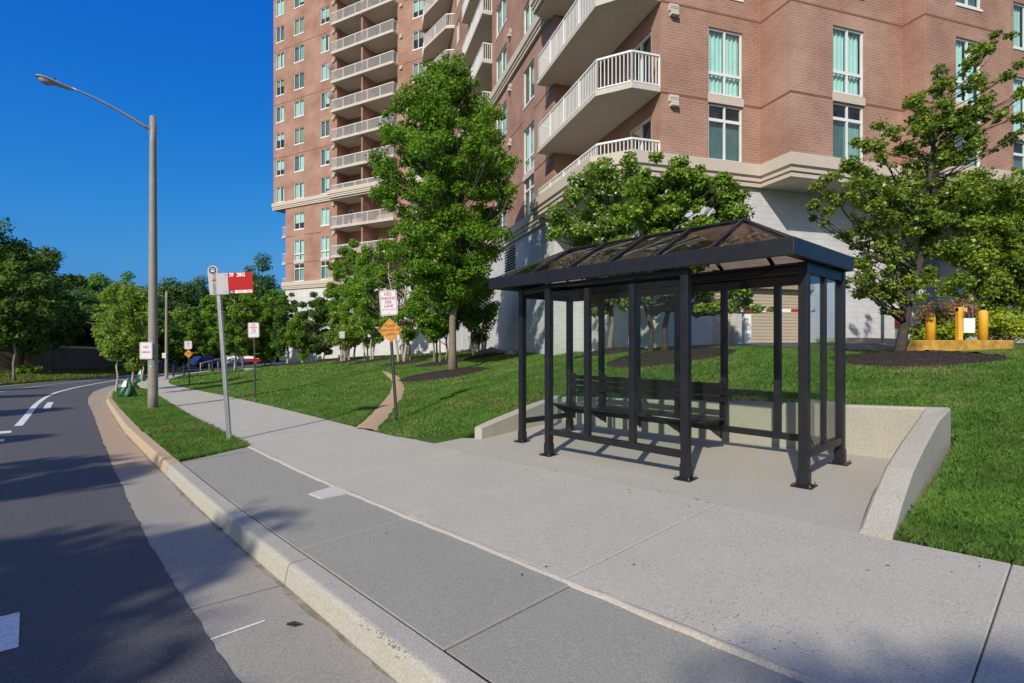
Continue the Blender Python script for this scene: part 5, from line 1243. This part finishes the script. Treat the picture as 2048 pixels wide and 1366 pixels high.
car(402,70,(.02,.05,.16),'dark blue car nearest the tan handrail',R(-20)); car(384,84,(.40,.012,.012),'bright red car behind the left end of the blue car',R(70),'sedan'); car(424,88,(.34,.015,.02),'dark red car behind the right end of the blue car',R(10),'sedan')
car(462,80,(.42,.43,.44),'white car right of the bus stop pole',R(0)); car(499,86,(.36,.012,.015),'red car seen below the second fire lane plate',R(0),'sedan'); car(352,80,(.25,.26,.27),'grey car in the shade left of the red cars',R(40)); car(520,92,(.05,.05,.055),'black car in the shade beside the lawn slope',R(5))
t_=at(400,684,57); t=thing('handrail','pale tan sloping handrail beside the far lawn steps','handrail',(t_.x,t_.y,h1(t_.x,t_.y))); m=MB(); pp=[]
for i in range(5):
    f=i/4; p=at(401+70*f,684,57+5*f); z=1.5+(684-(727-17*f))/1060*(57+5*f); pp.append(Vector((p.x,p.y,z))); m.tube([(p.x,p.y,h1(p.x,p.y)-.1),(p.x,p.y,z)],.045,6)
obj('posts',m,M['railtan'],t); m=MB()
for a,b in zip(pp[:-1],pp[1:]): m.bar(a,b,.12,.1)
obj('top_rail',m,M['railtan'],t)
for px in(347,368):
    g=ground_at(px,44); t=thing('marker_post','short dark post at the far bend of the sidewalk','post',g,'short posts at the sidewalk bend'); m=MB(); m.box(-.05,.05,-.05,.05,-.1,.95); m.box(-.07,.07,-.07,.07,.95,1.0); obj('shaft',m,M['postblk'],t,local=True)
m=MB(); p=at(505,684,46); q=[(p.x+x,p.y+y) for x,y in rrect(1.9,1.2,.2)]; m.prism(q,h1(p.x,p.y)-.3,h1(p.x,p.y)+.06); o=obj('concrete_slab',m,M['pad']); tag(o,'pale flat concrete slab set in the far lawn by the second fire lane post','slab')
# chipped kerb edge showing its aggregate, and a few pebbles
mb=MB()
for i in range(60):
    s=random.gauss(2.62,.15); t=float(kerb_f(s))+random.gauss(.012,.018); z=float(plane(s,float(kerb_b(s))))-max(0,.012-(t-float(kerb_f(s))))*.5; x,y=xy(s,t); rr=random.uniform(.002,.0055)
    mb.tube([(x,y,z-.004),(x,y,z+.0002),(x,y,z+.001)],[rr,rr,rr*.5],7)
tag(obj('kerb_aggregate',mb,M['rock']),kind='structure')
mb=MB(); rl=random.Random(4)
for i in range(110):
    s=rl.uniform(-2,13); t=rl.uniform(1.75,4.8) if rl.random()<.6 else rl.uniform(4.6,5.0); t=min(t,float(walk_r(s))); x,y=xy(s,t); z=float(plane(s,t))+.004; a=rl.random()*6.3; L_=rl.uniform(.006,.02); c_,s_=math.cos(a)*L_,math.sin(a)*L_
    mb.add([(x-c_,y-s_,z),(x+s_*.35,y-c_*.35,z+.005),(x+c_,y+s_,z+.002),(x-s_*.35,y+c_*.35,z+.004)],[(0,1,2,3)])
tag(obj('pavement_litter',mb,M['barkd']),'scattered dry leaf bits and specks on the sidewalk slabs','litter',kind='stuff')
# ---- litter in the gutter
for (s,t_,lab) in((3.45,1.25,'dark crumpled leaf in the gutter near the kerb face'),(5.95,1.43,'green leaf resting against the kerb foot')):
    x,y=xy(s,t_); z=gz(s,t_)+.004; m=MB(); P=[]
    for i in range(5):
        P.append([(x+.018*(i-2)*1.2,y+.012*(j-2)*(1.2-abs(i-2)*.45),z+.004+.006*abs(j-2)+.004*random.random()) for j in range(5)])
    m.grid(P); o=obj('fallen_leaf',m,M['letblack'] if 'dark' in lab else M['leaf']); tag(o,lab,'leaf')
# ================================================================ grass
def blades(name,X,Y,Z,hgt,wid,mat,rng,kind='stuff',label=None,cat=None):
    n=len(X); a=rng.random(n)*2*math.pi; ln=rng.normal(size=(n,2))*.42; h=hgt*rng.uniform(.55,1.25,n); w_=wid*rng.uniform(.7,1.3,n)
    b=np.stack([X,Y,Z-.01],-1); sd=np.stack([np.cos(a)*w_/2,np.sin(a)*w_/2,np.zeros(n)],-1)
    tip=b+np.stack([ln[:,0]*h,ln[:,1]*h,h],-1); mid=b+np.stack([ln[:,0]*h*.3,ln[:,1]*h*.3,h*.6],-1)
    V=np.stack([b-sd,b+sd,mid+sd*.8,tip,mid-sd*.8],1).reshape(-1,3); i=np.arange(n)*5
    me=bpy.data.meshes.new(name); me.vertices.add(5*n); me.vertices.foreach_set('co',V.astype(np.float32).ravel())
    lp=np.stack([i,i+1,i+2,i+3,i+4],-1); me.loops.add(5*n); me.loops.foreach_set('vertex_index',lp.astype(np.int32).ravel()); me.polygons.add(n); me.polygons.foreach_set('loop_start',np.arange(0,5*n,5,dtype=np.int32)); me.polygons.foreach_set('loop_total',np.full(n,5,dtype=np.int32))
    me.update(calc_edges=True); me.materials.append(mat); o=bpy.data.objects.new(name,me); C.objects.link(o)
    tag(o,label,cat,kind=kind); return o
def sample(n,ya,yb,rng,lim=1.12):
    Y=np.sqrt(rng.random(n)*(yb*yb-ya*ya)+ya*ya); X=(rng.random(n)*2-1)*lim*Y; return X,Y
def lawn_ok(X,Y):
    s,t=st(X,Y); ok=(t>walk_r(s)+.01)&~in_pad(s,t,0)&~in_trail(X,Y)&~in_drive(X,Y)
    ok&=~((s>7.0)&(s<8.62)&(t<4.9+.8*(8.6-s)/1.6))
    for x,y,r,ex,rot in MULCH:
        u=(X-x)*math.cos(rot)+(Y-y)*math.sin(rot); v=-(X-x)*math.sin(rot)+(Y-y)*math.cos(rot); ok&=((u/ex)**2+v**2)>(r*.97)**2
    dx,dy=X-K[0],Y-K[1]; a=dx*EA[0]+dy*EA[1]; b=-(dx*EB[0]+dy*EB[1]); ok&=~((a>0)&(b<0))&~((a>6.2)&(b<1.3))
    return ok
def patchy(X,Y): return .55+.45*np.sin(X*1.7+np.sin(Y*1.3)*1.5)*np.sin(Y*2.1+np.sin(X*.9))
rng=np.random.default_rng(5); GX=[];GY=[];GH=[];GW=[]
for n,ya,yb,h,wd in((330000,2.6,5,.050,.0036),(420000,5,9,.050,.0055),(420000,9,16,.050,.0095),(330000,16,30,.055,.020),(160000,30,55,.065,.05)):
    X,Y=sample(int(n*1.45),ya,yb,rng,1.5); k=lawn_ok(X,Y); X,Y=X[k],Y[k]; GX.append(X);GY.append(Y);GH.append(np.full(len(X),h)*(.8+.35*patchy(X*.7,Y*.7)));GW.append(np.full(len(X),wd))
X=np.concatenate(GX);Y=np.concatenate(GY); blades('lawn_grass',X,Y,H(X,Y),np.concatenate(GH),np.concatenate(GW),M['grass'],rng,label='mown green lawn grass rising from the sidewalk to the building',cat='grass')
s=9.6+24*rng.random(90000)**1.4; f=rng.random(90000); lo=kerb_b(s)+.0; hi=walk_l(s)+.02; t=lo+(hi-lo)*f; k=(s>9.62)&~((s<10.05)&(t>1.74+ (s-9.55)*2.2)) ; 
k=(s-9.55)>((t-1.74)/(2.87-1.74)*.5); s,t=s[k],t[k]; X,Y=xy(s,t); wd=.006*np.clip(Y/9,1,4); blades('strip_grass',X,Y,plane(s,t)-.015,np.full(len(X),.085),wd,M['grass'],rng,label='longer green grass strip between the kerb and the sidewalk',cat='grass')
s=rng.random(60000)*70+5; t=far_g(s)-.7-rng.random(60000)**1.5*14; X,Y=xy(s,t); k=(Y>8)&(np.abs(X)<1.15*Y); X,Y=X[k],Y[k]; blades('verge_grass',X,Y,H(X,Y),np.full(len(X),.16),np.full(len(X),.07),M['verge_grass'],rng,label='dry yellowish grass on the verge across the road',cat='grass')
bpy.context.view_layer.update()
